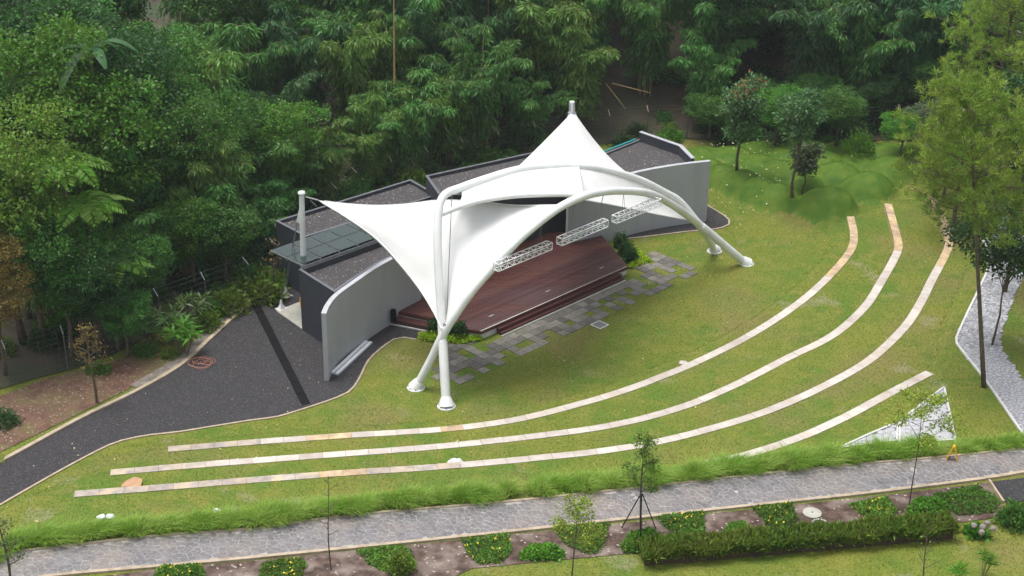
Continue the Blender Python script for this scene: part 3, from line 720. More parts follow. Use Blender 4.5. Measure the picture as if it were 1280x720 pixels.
# lighting trusses hung below the first arch
trs = [((620,333),(687,307),'leftmost of the three white box trusses hanging under the tent arch'),((699,301),(757,279),'middle one of the three white box trusses hanging under the tent arch'),((768,273.5),(823,252.5),'rightmost of the three white box trusses hanging under the tent arch')]
for (pa, pb, lab), cabs in zip(trs, ([(636,302),(683,272)], [(705,262),(750,242.5)], [(774,242),(822,246)])):
    wc = .75
    a, b = on_lean(*pa, wc, 0), on_lean(*pb, wc, 0); a[2] = b[2] = (a[2] + b[2]) / 2
    e = empty('lighting_truss', (a + b) / 2 - ez * .2, lab, 'truss', 'white box trusses hanging under the arch')
    hw = .165; d = (b - a) / np.linalg.norm(b - a); n = np.cross(d, ez); L = np.linalg.norm(b - a)
    for i in (-1, 1):
        for j in (-1, 1): MB().tube([a + n * hw * i + ez * hw * j, b + n * hw * i + ez * hw * j], .024, 8).build('chord', M['alu'], e)
    br = MB(); nb = 16
    for k in range(nb):
        p, q = a + d * L * k / nb, a + d * L * (k + 1) / nb; f = 1 if k % 2 else -1
        br.tube([p + n * hw + ez * hw * f, q + n * hw - ez * hw * f], .013, 5); br.tube([p - n * hw + ez * hw * f, q - n * hw - ez * hw * f], .014, 5)
        br.tube([p + ez * hw + n * hw * f, q + ez * hw - n * hw * f], .013, 5); br.tube([p - ez * hw + n * hw * f, q - ez * hw - n * hw * f], .014, 5)
    br.build('lacing', M['alu'], e)
    for p in (a, b):
        fr = MB()
        for i in (-1, 1): fr.tube([p + n * hw * i - ez * hw, p + n * hw * i + ez * hw], .022, 6); fr.tube([p - n * hw + ez * hw * i, p + n * hw + ez * hw * i], .022, 6)
        fr.build('end_frame', M['alu'], e)
    for t_ in (.2, .8):
        p = a + d * L * t_
        k = int(np.argmin([abs((q - p) @ d) for q in A1])); top = A1[k]
        if top[2] > p[2]:
            for sg in (-1, 1): MB().tube([p + d * .12 * sg + ez * hw, top - ez * .15], .009, 5).build('hanger', M['cable'], e)

# ------------------------------------------------------------------ terrace seats: rows of coping stones
labs = ['innermost long curved stone seat strip on the lawn, nearest the stage', 'second curved stone seat strip from the stage', 'third curved stone seat strip from the stage, pale along its right half', 'short straight stone seat strip nearest the triangular plaza']
for k, P in enumerate(strips):
    e = empty('terrace_seat', (*P[80], tz(*P[80])), labs[k], 'stone seat', 'stone terrace seats across the lawn')
    L = np.linalg.norm(np.diff(P, axis=0), axis=1).sum(); n = int(L / .95); Q = smooth_line(P, n * 3 + 1)
    T = np.gradient(Q, axis=0); T /= np.linalg.norm(T, axis=1)[:, None]; Nn = np.stack([T[:, 1], -T[:, 0]], 1)
    hw = .215
    up = Q + Nn * .5; Z = terrain(up[:, 0], up[:, 1]) + .03; Z0 = terrain(Q[:, 0], Q[:, 1])
    for i in range(n):
        sl_ = slice(3 * i, 3 * i + 4); q, nn, zz, tt_ = Q[sl_].copy(), Nn[sl_], Z[sl_], T[sl_]
        q[0] = q[0] + tt_[0] * .006; q[-1] = q[-1] - tt_[-1] * .006
        jz = R_.uniform(-.006, .006); vs = []
        for m_ in range(4):
            o1, o2 = q[m_] + nn[m_] * hw, q[m_] - nn[m_] * hw
            vs += [(o1[0], o1[1], zz[m_] - .5), (o1[0], o1[1], zz[m_] + jz), (o2[0], o2[1], zz[m_] + jz), (o2[0], o2[1], zz[m_] - .5)]
        fs = [(4 * a_ + c_, 4 * a_ + (c_ + 1) % 4, 4 * a_ + 4 + (c_ + 1) % 4, 4 * a_ + 4 + c_) for a_ in range(3) for c_ in range(4)] + [(3, 2, 1, 0), (12, 13, 14, 15)]
        px, py = proj((*q[1], zz[1]))
        if i % 4 == 0 or R_.random() < .15: run = R_.random()
        if k == 3: mt = 'stone_w'
        elif py < (345, 312, 330)[k] and px > 900: mt = 'stone_t'
        elif px < (330, 250, 400)[k]: mt = 'stone_g' if run < .78 else 'stone_t'
        elif px < (580, 330, 600)[k]: mt = (('stone_t', 'stone_g', 'stone_w') if k != 1 else ('stone_w', 'stone_w', 'stone_g'))[int(run * 2.99)]
        else: mt = 'stone_w'
        MB().add(vs, fs).build('coping_stone', M[mt], e)

# ------------------------------------------------------------------ lower path in crazy paving
ZP = STEP * 4
pu_px = [(-400,729),(-60,697),(20,690),(200,670),(320,661),(435,645),(640,627),(800,610),(960,592),(1070,581),(1185,571),(1280,561),(1340,554),(1700,516)]
pd_px = [(-400,768),(-60,737),(75,720),(200,709),(320,698),(480,682),(640,665.5),(800,648),(960,631),(1090,617),(1232,599),(1280,591),(1340,583),(1700,540)]
PU = np.array([G(*p, ZP)[:2] for p in pu_px]); PD = np.array([G(*p, ZP)[:2] for p in pd_px])
pathpoly = np.vstack([PU, PD[::-1]])
tpath = drape('paved_path', pathpoly, M['joint'], .02, .7)
def voronoi_cells(poly, size, jit=.42, rnd=NR):
    poly = np.asarray(poly); lo, hi = poly.min(0) - 2 * size, poly.max(0) + 2 * size
    X, Y = np.meshgrid(np.arange(lo[0], hi[0], size), np.arange(lo[1], hi[1], size * .9)); X = X + (np.arange(X.shape[0]) % 2)[:, None] * size / 2
    P = np.stack([X.ravel(), Y.ravel()], 1) + rnd.uniform(-jit, jit, (X.size, 2)) * size
    near = in_poly(poly, P[:, 0], P[:, 1]); d, _ = pl_dist(np.vstack([poly, poly[:1]]), P[:, 0], P[:, 1]); P = P[near | (d < 2 * size)]
    r = delaunay_2d_cdt([Vector(p) for p in P], [], [], 0, 1e-6); T = r[2]; V = np.array([tuple(v) for v in r[0]])
    inc = {}
    for t in T:
        a, b, c = V[t[0]], V[t[1]], V[t[2]]; D = 2 * (a[0] * (b[1] - c[1]) + b[0] * (c[1] - a[1]) + c[0] * (a[1] - b[1]))
        if abs(D) < 1e-9: continue
        cc = np.array([((a @ a) * (b[1] - c[1]) + (b @ b) * (c[1] - a[1]) + (c @ c) * (a[1] - b[1])) / D, ((a @ a) * (c[0] - b[0]) + (b @ b) * (a[0] - c[0]) + (c @ c) * (b[0] - a[0])) / D])
        for i in t: inc.setdefault(i, []).append(cc)
    out = []
    for i, cs in inc.items():
        if len(cs) < 4: continue
        cs = np.array(cs); c = V[i]
        if not in_poly(poly, c[:1], c[1:2])[0]: continue
        if np.abs(cs - c).max() > 1.6 * size: continue
        o = np.argsort(np.arctan2(cs[:, 1] - c[1], cs[:, 0] - c[0])); cs = cs[o]
        keep = [cs[0]]
        for q in cs[1:]:
            if np.linalg.norm(q - keep[-1]) > .04: keep.append(q)
        if len(keep) >= 4: out.append((c, np.array(keep)))
    return out
def stones(parent, cells, z, joint, m, name, nparts, stuff_name):
    vis = []
    for c, K in cells:
        px, py = proj((*c, z)); vis.append((0 if -5 < px < 1285 and py < 724 else 1, -py + abs(px - 640) * .02, c, K))
    vis.sort(key=lambda t: t[:2]); rest = MB()
    for i, (_, _, c, K) in enumerate(vis):
        n = len(K); r = np.linalg.norm(K - c, axis=1)[:, None]; Q = c + (K - c) * (1 - joint / np.maximum(r, .06)); Qi = c + (K - c) * (1 - (joint + .018) / np.maximum(r, .07))
        h = z + .012 + R_.uniform(0, .010); tl = np.array([R_.uniform(-.03, .03), R_.uniform(-.03, .03)])
        vs = [(*q, z - .03) for q in Q] + [(*q, h - .008 + (q - c) @ tl) for q in Q] + [(*q, h + (q - c) @ tl) for q in Qi]
        fs = [(j, (j + 1) % n, n + (j + 1) % n, n + j) for j in range(n)] + [(n + j, n + (j + 1) % n, 2 * n + (j + 1) % n, 2 * n + j) for j in range(n)] + [tuple(range(2 * n, 3 * n))]
        if i < nparts: MB().add(vs, fs).build(name, m, parent)
        else: rest.add(vs, fs)
    if rest.f: tag(rest.build(stuff_name, m, parent), kind='stuff')
innerpath = np.vstack([PU + np.array([.02, -.12]), (PD + np.array([-.02, .14]))[::-1]])
stones(tpath, voronoi_cells(innerpath, .23), ZP + .014, .011, M['paving'], 'paving_stone', 290, 'paving_stones')
kerb('path_kerb', PD, M['kerb'], .075, .09, -.3)
kerb('path_kerb', PU, M['kerb'], .06, .06, -.3)

# garden bed, black gravel corner
bed_px = [(120,722),(190,713),(320,701),(480,685),(640,669),(800,652),(960,635),(1090,621),(1235,604),(1252,632),(1256,646),(1190,655),(790,692),(590,711),(540,735),(120,735)]
drape('flower_bed_soil', [G(*p, ZP)[:2] for p in bed_px], M['bedsoil'], .025, .5)
drape('black_gravel_patch', [G(*p, ZP)[:2] for p in [(1237,603),(1420,581),(1440,622),(1255,628)]], M['road'], .03, .5)
tag(MB().bar(np.append(G(1236,602,ZP)[:2], ZP + .06), np.append(G(1254,629,ZP)[:2], ZP + .06), .04, .06).build('gravel_edging', M['kerb']), kind='structure')

# right winding cobbled path and the triangular plaza
rp_px = [(1300,562),(1280,545),(1236,482),(1197,432),(1195,424),(1210,390),(1222,365),(1236,330),(1228,300),(1250,268),(1300,290),(1285,330),(1268,370),(1250,420),(1251,435),(1282,480),(1300,505)]
RP = np.array([G(*p, ZP)[:2] for p in rp_px])
rpath = drape('cobbled_path', RP, M['cobblejoint'], .025, .5)
stones(rpath, voronoi_cells(RP, .21, .3), ZP + .027, .012, M['cobble'], 'cobble', 250, 'cobbles')
kerb('cobbled_path_kerb', RP[:9], M['pale'], .05, .08, -.3)
M['plaza'] = mat('plaza_stone', (.33, .33, .35), (.42, .42, .44), .5, 4, island=.10, objvar=.06, bump=.2, bscale=20)
PZ1 = np.array([G(*p, ZP)[:2] for p in [(1050,561),(1084,545),(1122,529),(1121,552)]]); PZ2 = np.array([G(*p, ZP)[:2] for p in [(1125,527),(1180,485),(1194,551),(1124,556)]])
for P in (PZ1, PZ2):
    o = drape('plaza', P, M['cobblejoint'], .03, .4); stones(o, voronoi_cells(P, .30, .3), ZP + .032, .006, M['plaza'], 'cobble', 120, 'cobbles')
    [kerb('plaza_edging', [P[i], P[(i + 1) % len(P)]], M['pale'], .04, .09, -.2, lin=True) for i in range(len(P))]

# drainage channel across the road
ch = empty('drainage_channel', G(352,443), 'dark covered drainage channel crossing the gravel road left of the stage', 'drain')
ca, cb = G(319,380), G(383,507); cd = (cb - ca) / np.linalg.norm(cb - ca); cn = np.cross(cd, ez); Lc = np.linalg.norm(cb - ca)
MB().box((ca + cb) / 2 + ez * .0, cd * Lc / 2, cn * .19, ez * .035).build('channel_bed', M['steel'], ch)
nc = 10
for i in range(nc):
    c = ca + cd * Lc * (i + .5) / nc
    MB().box(c + ez * .036, cd * (Lc / nc / 2 - .012), cn * .2, ez * .015).build('cover_slab', M['black'], ch)

# ------------------------------------------------------------------ foliage builders
def unit(v): return v / (np.linalg.norm(v, axis=-1, keepdims=True) + 1e-9)
def leaf_quads(P, D, L, W, rng, fold=.12):
    """diamond leaves: base P, direction D, length L, half width W"""
    n = len(P); D = unit(D); rnd = unit(rng.normal(size=(n, 3)) + np.array([0, 0, .9]))
    S = unit(np.cross(D, rnd)); Nn = np.cross(S, D); L = np.broadcast_to(L, n)[:, None]; W = np.broadcast_to(W, n)[:, None]
    mid = P + D * L * .42 + Nn * L * fold
    V = np.stack([P, mid + S * W, P + D * L, mid - S * W], 1).reshape(-1, 3)
    return V, np.arange(4 * n).reshape(n, 4)
class Leaves:
    def __init__(s): s.V = []; s.F = []; s.k = 0
    def add(s, V, F): s.V.append(V); s.F.append(F + s.k); s.k += len(V)
    def build(s, name, m, parent): return np_mesh(name, np.vstack(s.V), np.vstack(s.F), m, parent)
def proto(name, label, cat, group): return empty(name, (0, 0, 0), label, cat, group)

def make_bamboo(seed, leafmat, H=11.0, n=10, spread=3.2, dens=1.0):
    rng = np.random.default_rng(seed); root = proto('bamboo_clump', 'x', 'bamboo', 'bamboo clumps of the forest'); mb = MB(); lv = Leaves()
    for c in range(n):
        az = 2 * PI * (c + rng.uniform(-.3, .3)) / n; dv = np.array([math.cos(az), math.sin(az), 0]); h = H * rng.uniform(.72, 1.05); ln = spread * rng.uniform(.35, 1.1)
        b = dv * rng.uniform(.1, .6)
        T = np.linspace(0, 1, 9); pts = [b + dv * ln * t ** 2.4 + ez * h * (t - .24 * t ** 5) for t in T]
        mb.tube(pts, [.055 * (1 - .8 * t) + .006 for t in T], 5, cap=False)
        nn = int(38 * dens); tt = np.sort(rng.uniform(.10, 1.0, nn)) ** .7
        base = np.stack([np.interp(tt, T, [p[k] for p in pts]) for k in range(3)], 1)
        for q, t in zip(base, tt):
            for br in range(4):
                a2 = rng.uniform(0, 2 * PI); out = unit(np.array([math.cos(a2), math.sin(a2), rng.uniform(-.1, .5)]) + dv * .5)
                bl = rng.uniform(.35, 1.15) * (1.25 - .75 * t); m = 9
                s = rng.uniform(.25, 1, m); P = q + out * (bl * s)[:, None] - ez * (.45 * bl * s ** 2)[:, None] + rng.normal(size=(m, 3)) * .07
                D = out * .45 + rng.normal(size=(m, 3)) * .30 - ez * .85
                lv.add(*leaf_quads(P, D, rng.uniform(.30, .58, m), rng.uniform(.032, .056, m), rng))
    mb.build('culms', M['culm'], root); lv.build('foliage', leafmat, root)
    root['h0'] = H; return root
def make_broadleaf(seed, leafmat, H=9.0, rad=2.6, lobes=12, per=125, leaf=.17, trunk=.16, low=.35, cat='tree', name='broadleaf_tree', wfac=.3, droop=.25):
    rng = np.random.default_rng(seed); root = proto(name, 'x', cat, 'broadleaved trees of the forest'); mb = MB(); lv = Leaves()
    top = np.array([rng.uniform(-.3, .3), rng.uniform(-.3, .3), H * .8])
    T = np.linspace(0, 1, 7); tr = [np.array([top[0] * t ** 2, top[1] * t ** 2, top[2] * t]) + rng.normal(size=3) * .05 * (t > 0) for t in T]
    mb.tube(tr, [trunk * (1 - .75 * t) for t in T], 8)
    for i in range(lobes):
        f = (i + .5) / lobes; z = H * (low + (1 - low) * (.12 + .80 * f)); rr = rad * math.sin(PI * min(1, .22 + .75 * (1 - f) + .05)) ** .7
        a = i * 2.4 + rng.uniform(-.5, .5); r = rad * rng.uniform(.38, .5); off = max(0, rr - r * .7) * rng.uniform(.7, 1.1)
        c = np.array([math.cos(a) * off, math.sin(a) * off, z])
        t0 = min(.95, z / H * .8 / .8 * .8); st = np.array([np.interp(t0, T, [p[k] for p in tr]) for k in range(3)]) - ez * .3 * r
        mb.tube([st, (st + c) / 2 + ez * .15, c], [trunk * .38, trunk * .25, trunk * .08], 5)
        d = unit(rng.normal(size=(per, 3))); d[:, 2] = np.abs(d[:, 2]) * .9 - .25; d = unit(d)
        tw = c + d * (r * rng.uniform(.55, 1.08, per))[:, None] * np.array([1.15, 1.15, .8])
        m = 9
        P = np.repeat(tw, m, 0) + rng.normal(size=(per * m, 3)) * leaf * .75; D = np.repeat(d, m, 0) * .6 + rng.normal(size=(per * m, 3)) * .55 - ez * droop
        lv.add(*leaf_quads(P, D, rng.uniform(.65, 1.25, per * m) * leaf, rng.uniform(.8, 1.2, per * m) * leaf * wfac, rng))
    mb.build('trunk', M['bark'], root, smooth=True); lv.build('crown', leafmat, root)
    root['h0'] = H; return root
def make_shrub(seed, leafmat, H=1.3, rad=1.0, n=900, leaf=.14, name='shrub', wfac=.3, cat='shrub', upright=.3):
    rng = np.random.default_rng(seed); root = proto(name, 'x', cat, 'shrubs'); mb = MB(); lv = Leaves()
    for k in range(7):
        a = k * .9; v = np.array([math.cos(a), math.sin(a), 0]) * rad * .6; mb.tube([np.zeros(3), v * .4 + ez * H * .4, v + ez * H * .75], [.03, .02, .008], 5)
    d = unit(rng.normal(size=(n, 3))); d[:, 2] = np.abs(d[:, 2]); lump = 1 + .25 * np.sin(d[:, 0] * 5 + seed) * np.cos(d[:, 1] * 6 + seed * 2)
    P = d * np.array([rad, rad, H]) * (rng.uniform(.45, 1.0, n) * lump)[:, None] * .9; P[:, 2] += .03
    D = d * .7 + rng.normal(size=(n, 3)) * .5 + ez * upright
    lv.add(*leaf_quads(P, D, rng.uniform(.7, 1.3, n) * leaf, rng.uniform(.8, 1.2, n) * leaf * wfac, rng))
    mb.build('stems', M['bark'], root); lv.build('leaves', leafmat, root); root['h0'] = H; return root
def make_fern(seed, H=3.2, fl=2.6):
    rng = np.random.default_rng(seed); root = proto('tree_fern', 'x', 'tree fern', 'tree ferns of the forest edge')
    mb = MB(); mb.tube([np.zeros(3), ez * H * .5 + np.array([.1, 0, 0]), ez * H], [.12, .10, .09], 7); mb.build('trunk', M['bark'], root)
    for k in range(11):
        a = 2 * PI * k / 11 + rng.uniform(-.2, .2); dv = np.array([math.cos(a), math.sin(a), 0]); sd_ = np.array([-dv[1], dv[0], 0]); L = fl * rng.uniform(.8, 1.1)
        T = np.linspace(0, 1, 44); R = np.array([ez * H + dv * L * t + ez * L * (.42 * t - .62 * t * t) for t in T]); tg = unit(np.gradient(R, axis=0))
        lv = Leaves(); rb = MB(); rb.tube(R[::7], .018, 4, cap=False)
        for sg in (-1, 1):
            P = R[2:]; D = sd_ * sg + tg[2:] * .45 - ez * .18; ln = .62 * np.sin(PI * (.12 + .86 * T[2:])) ** .8
            lv.add(*leaf_quads(P, D, ln, ln * .075 + .012, rng, .03))
        vs = np.vstack(lv.V); lv.build('frond', M['fern'], root)
    root['h0'] = H; return root
M['fern'] = leafm('fern_frond', (.10, .25, .02), (.15, .30, .03))
def make_banana(seed, H=3.0):
    rng = np.random.default_rng(seed); root = proto('banana_plant', 'x', 'banana plant', 'banana plants')
    MB().tube([np.zeros(3), ez * H * .6, ez * H], [.14, .11, .07], 8).build('stem', M['culm'], root)
    for k in range(7):
        a = 2 * PI * k / 7 + rng.uniform(-.3, .3); dv = np.array([math.cos(a), math.sin(a), 0]); sd_ = np.array([-dv[1], dv[0], 0]); L = rng.uniform(2.4, 3.1); up = rng.uniform(.3, 1.0)
        T = np.linspace(0, 1, 12); R = np.array([ez * (H - .2) + dv * L * t * (1.1 - up * .4) + ez * L * (up * t - 1.0 * t * t * .8) for t in T]); wd = .30 * np.sin(PI * np.clip(.08 + .9 * T, 0, 1)) ** .6
        S = np.stack([R + sd_ * wd[:, None] - ez * .1 * wd[:, None], R + ez * .04, R - sd_ * wd[:, None] - ez * .1 * wd[:, None]], 1)
        grid_mesh('leaf_blade', S, M['banana'], root)
    root['h0'] = H; return root
M['banana'] = leafm('banana_leaf', (.045, .12, .035), (.06, .15, .05))
def make_rosette(seed, leafmat, H=1.6, heads=7, rad=.8, L=.55):
    rng = np.random.default_rng(seed); root = proto('dracaena_plant', 'x', 'plant', 'strap leaved plants'); mb = MB(); lv = Leaves()
    for k in range(heads):
        a = 2.4 * k; r = rad * math.sqrt((k + .3) / heads); hd = np.array([math.cos(a) * r, math.sin(a) * r, H * rng.uniform(.7, 1.05) * (1 - .25 * r / rad)])
        mb.tube([hd * np.array([.3, .3, 0]), hd * np.array([.8, .8, .5]), hd], .025, 5); m = 30
        az = rng.uniform(0, 2 * PI, m); el = rng.uniform(-.35, 1.1, m); D = np.stack([np.cos(az) * np.cos(el), np.sin(az) * np.cos(el), np.sin(el)], 1)
        P = np.repeat(hd[None], m, 0); lv.add(*leaf_quads(P, D, rng.uniform(.7, 1.1, m) * L, L * .075, rng, .18))
    mb.build('stems', M['bark'], root); lv.build('leaves', leafmat, root); root['h0'] = H; return root
used = set()
def put(pr, loc, h=None, rz=None, label=None, group=None, sxy=1.0, tilt=0.0):
    if pr.name not in used: o = pr; used.add(pr.name)
    else: o = copy_tree(pr)
    s = 1.0 if h is None else h / pr['h0']; o.location = tuple(loc); o.scale = (s * sxy, s * sxy, s)
    o.rotation_euler = (tilt, 0, R_.uniform(0, 6.28) if rz is None else rz)
    if label: o['label'] = label
    if group: o['group'] = group
    return o

# ------------------------------------------------------------------ the forest behind the fence
bam = {'bamboo': [make_bamboo(100 + i, M['bamboo'], n=9, spread=3.2 + .5 * i) for i in range(3)],
       'bamboo_y': [make_bamboo(120 + i, M['bamboo_y'], n=8, spread=3.4) for i in range(2)],
       'bamboo_d': [make_bamboo(140 + i, M['bamboo_d'], n=9, spread=3.4) for i in range(2)]}
brd = {'leaf_b': [make_broadleaf(200 + i, M['leaf_b']) for i in range(2)], 'leaf_m': [make_broadleaf(210 + i, M['leaf_m'], lobes=13) for i in range(2)],
       'leaf_d': [make_broadleaf(220 + i, M['leaf_d'], lobes=13, leaf=.16) for i in range(2)], 'leaf_y': [make_broadleaf(230, M['leaf_y'], leaf=.15)],
       'leaf_t': [make_broadleaf(240, M['leaf_t'], leaf=.13, lobes=14)], 'leaf_g': [make_broadleaf(250, M['leaf_g'], leaf=.17)]}
look = {'bamboo': 'green drooping bamboo clump', 'bamboo_y': 'yellowish green drooping bamboo clump', 'bamboo_d': 'dull dark green bamboo clump',
        'leaf_b': 'bright green broadleaf tree', 'leaf_m': 'mid green broadleaf tree', 'leaf_d': 'dark green broadleaf tree', 'leaf_y': 'yellow green broadleaf tree', 'leaf_t': 'tan leaved tree', 'leaf_g': 'grey green broadleaf tree'}
def zone(px):
    for lim, t in ((90, 'at the left picture edge'), (210, 'above the brown soil bed'), (330, 'left of the white mast'), (440, 'behind the glass canopy block'), (560, 'behind the leaf specked roof'), (660, 'left of the tent peak'), (770, 'straight behind the tent peak'), (880, 'behind the right roof and its parapet'), (1000, 'behind the two lawn trees'), (1120, 'above the grass mounds')):
        if px < lim: return t
    return 'behind the tall pine at right'
forest = []                            # kind, xyz, height, rank
fl = np.linalg.norm(np.diff(fence_w, axis=0), axis=1); fs_ = np.concatenate([[0], np.cumsum(fl)])
FWL = np.vstack([fence_w, [(45, 86)]]); 
def along(s):
    q = np.concatenate([[0], np.cumsum(np.linalg.norm(np.diff(FWL, axis=0), axis=1))]); return np.array([np.interp(s, q, FWL[:, k]) for k in range(2)]), q[-1]
rr = random.Random(5)
tot = along(0)[1]
ranks = [(2.6, 3.2, (6.0, 8.5), 'front rank'), (5.6, 3.0, (8.5, 11.5), 'second rank'), (9.6, 3.4, (10, 13), 'third rank'), (14.5, 4.2, (11, 14), 'rear rank'), (20, 5.0, (12, 15), 'fifth rank'), (27, 6.0, (13, 16), 'farthest rank')]
for off, sp, (h0, h1), rk in ranks:
    s = rr.uniform(0, sp) - 4
    while s < tot + 4:
        if rk != 'front rank' and s > tot * .72: s -= sp * .28
        p, _ = along(max(0, min(tot, s))); q, _ = along(max(0, min(tot, s + .5))); q0, _ = along(max(0, min(tot - .5, s - .5)))
        t = (q - q0) / np.linalg.norm(q - q0); n = np.array([-t[1], t[0]])
        p = p + (t * (s if s < 0 else max(0, s - tot))) + n * (off + rr.uniform(-1, 1)) + t * rr.uniform(-.8, .8)
        z = tz(*p); base = np.array([p[0], p[1], z]); px, py = proj(base + ez * 4); s += sp * rr.uniform(.8, 1.2)
        h = rr.uniform(h0, h1); tx, ty = proj(base + ez * h)
        if px < -60 or px > 1340 or (ty < -900): continue
        if proj(base + ez * .5)[1] < -40: continue
        bx = proj(base)[0]
        if rk == 'front rank' and (660 < bx < 850 or bx < 60): continue
        if rk != 'front rank' and 500 < bx < 900: h *= 1.15
        if bx < 300: kind = rr.choice(['leaf_b', 'leaf_m', 'leaf_m', 'leaf_d', 'bamboo', 'bamboo'])
        elif bx < 900: kind = rr.choice(['bamboo'] * 5 + ['bamboo_y', 'bamboo_d', 'bamboo'])
        else: kind = rr.choice(['bamboo_d'] * 4 + ['bamboo', 'leaf_m', 'leaf_d', 'bamboo_y'])
        if bx < 330 and rk == 'front rank': h *= .62
        if bx < 330 and rk == 'second rank': h *= .8
        if bx > 900 and rk == 'front rank': h *= .55; s -= sp * .35; kind = rr.choice(['leaf_m', 'leaf_d', 'leaf_m', 'bamboo_d'])
        forest.append((kind, base - ez * .1, h, rk, bx))
# trees that stand out in the photograph
def tree_px(kind, px, py, top, rank): # base seen (or guessed) at px,py
    b = GT(px, py); forest.append((kind, b - ez * .1, hgt(b, top), rank, px))
for kind, px, py, top in [('leaf_t', 8, 470, 292), ('leaf_y', 30, 430, 140), ('leaf_b', 85, 330, 25), ('leaf_b', 178, 290, 84), ('leaf_b', 142, 352, 100), ('leaf_y', 130, 345, 215), ('leaf_m', 55, 430, 245), ('leaf_m', 92, 446, 275), ('leaf_d', 124, 446, 310), ('leaf_m', 160, 446, 362), ('bamboo_y', 205, 165, -40), ('bamboo', 185, 200, -10), ('leaf_m', 185, 395, 290), ('bamboo', 240, 350, 195), ('bamboo_y', 262, 330, 120), ('bamboo_y', 245, 250, -30), ('bamboo_y', 458, 236, 122), ('bamboo', 370, 265, 150), ('bamboo', 335, 300, 185), ('leaf_b', 355, 275, 125), ('bamboo_y', 720, 165, -20), ('bamboo', 600, 195, -10), ('bamboo_y', 560, 205, 40),
                          ('leaf_b', 968, 182, 108), ('leaf_m', 885, 176, 115), ('leaf_d', 1010, 178, 105), ('leaf_b', 1125, 195, 140), ('leaf_g', 1170, 225, 118), ('leaf_y', 1180, 250, 155), ('leaf_m', 1045, 182, 110)]:
    tree_px(kind, px, py, top, 'fence side')
byl = {}
for f in forest: byl.setdefault((f[0], zone(f[4]), f[3]), []).append(f)
ordw = ['first', 'second', 'third', 'fourth', 'fifth', 'sixth', 'seventh', 'eighth', 'ninth', 'tenth', 'eleventh', 'twelfth', 'thirteenth', 'fourteenth', 'fifteenth', 'sixteenth', 'seventeenth', 'eighteenth', 'nineteenth', 'twentieth'] + [f'twenty {q}' for q in ('first', 'second', 'third', 'fourth', 'fifth', 'sixth', 'seventh', 'eighth', 'ninth')] + ['thirtieth'] * 20
for (kind, zn, rk), fs in byl.items():
    fs.sort(key=lambda f: f[4]); n = len(fs)
    for i, f in enumerate(fs):
        which = '' if n == 1 else ({2: ('left ', 'right '), 3: ('left ', 'middle ', 'right ')}.get(n) or [o + ' from left, ' for o in ordw])[i]
        lab = f"{which}{look[kind]} {zn}, {rk}" if n < 4 else f"{look[kind]}, {ordw[i]} from left, {zn}, {rk}"
        isb = kind.startswith('bamboo'); pr = rr.choice(bam[kind] if isb else brd[kind])
        put(pr, f[1], f[2], None, lab, 'bamboo clumps of the forest' if isb else 'broadleaved trees of the forest', sxy=(rr.uniform(.95, 1.25) * (max(1, (10 / f[2])) ** .45)) if isb else rr.uniform(.9, 1.15) * max(1, 8 / f[2]) ** .5)
for lst in list(bam.values()) + list(brd.values()):
    for p in lst:
        if p.name not in used:
            for ch in list(p.children): bpy.data.objects.remove(ch)
            bpy.data.objects.remove(p)

# tree ferns, banana, leaning and fallen bamboo
for i, (px, py, top, wh) in enumerate([(104, 428, 196, 'highest of the three at the left forest edge'), (126, 432, 248, 'middle of the three at the left forest edge'), (148, 436, 318, 'lowest of the three at the left forest edge')]):
    b = GT(px, py); f_ = make_fern(300 + i, hgt(b, top) - .3, 2.5 - .2 * i); f_.location = tuple(b); f_['label'] = 'light green tree fern with feathery fronds, ' + wh
b = GT(142, 335); ban = make_banana(310, hgt(b, 58)); ban.location = tuple(b); ban['label'] = 'blue green banana plant with broad leaves in the shaded gap at upper left'
def pole(name, a, b, r, m, lab, cat, grp=None, bend=0.0):
    a, b = np.asarray(a), np.asarray(b); base = a if a[2] < b[2] else b; e = MB().tube([a, (a + b) / 2 + ez * bend, b], [r, r * .85, r * .5], 6).build(name, m, None, base)
    return tag(e, lab, cat, grp)
def onz(px, py, y):                    # point seen at a pixel at the given distance north
    d = ray(px, py); return CO + d * (y / d[1])
a = GT(527, 226); pole('bamboo_pole', a, onz(506, 182, a[1] + .6), .06, M['deadculm'], 'pale leaning bamboo pole beside the leaf specked roof', 'bamboo pole')
a = GT(492, 190); pole('bare_stem', onz(493, 105, a[1] - 6.5), onz(492, -20, a[1] - 6.5), .06, M['deadculm'], 'thin bare brown trunk rising straight through the bamboo', 'tree')
for i, (x0, y0, x1, y1) in enumerate([(757,104,782,136),(765,104,812,116),(745,130,768,146),(700,165,668,172),(770,148,785,158),(730,140,757,134)]):
    yy = G(790, 172)[1] + 2.2 + .5 * i
    pole('fallen_bamboo', onz(x0, y0, yy + 1), onz(x1, y1, yy), .045, M['deadculm'], ['dry fallen bamboo stem, steepest one just right of the tent peak', 'long dry bamboo stem lying nearly level right of the tent peak', 'dry bamboo stem low on the slope right of the tent peak', 'dry fallen bamboo stem on the slope left of the tent peak', 'short dry bamboo stem farthest right of the fallen ones', 'dry bamboo stem crossing the others nearest the tent peak'][i], 'bamboo stem', 'fallen bamboo stems on the slope')

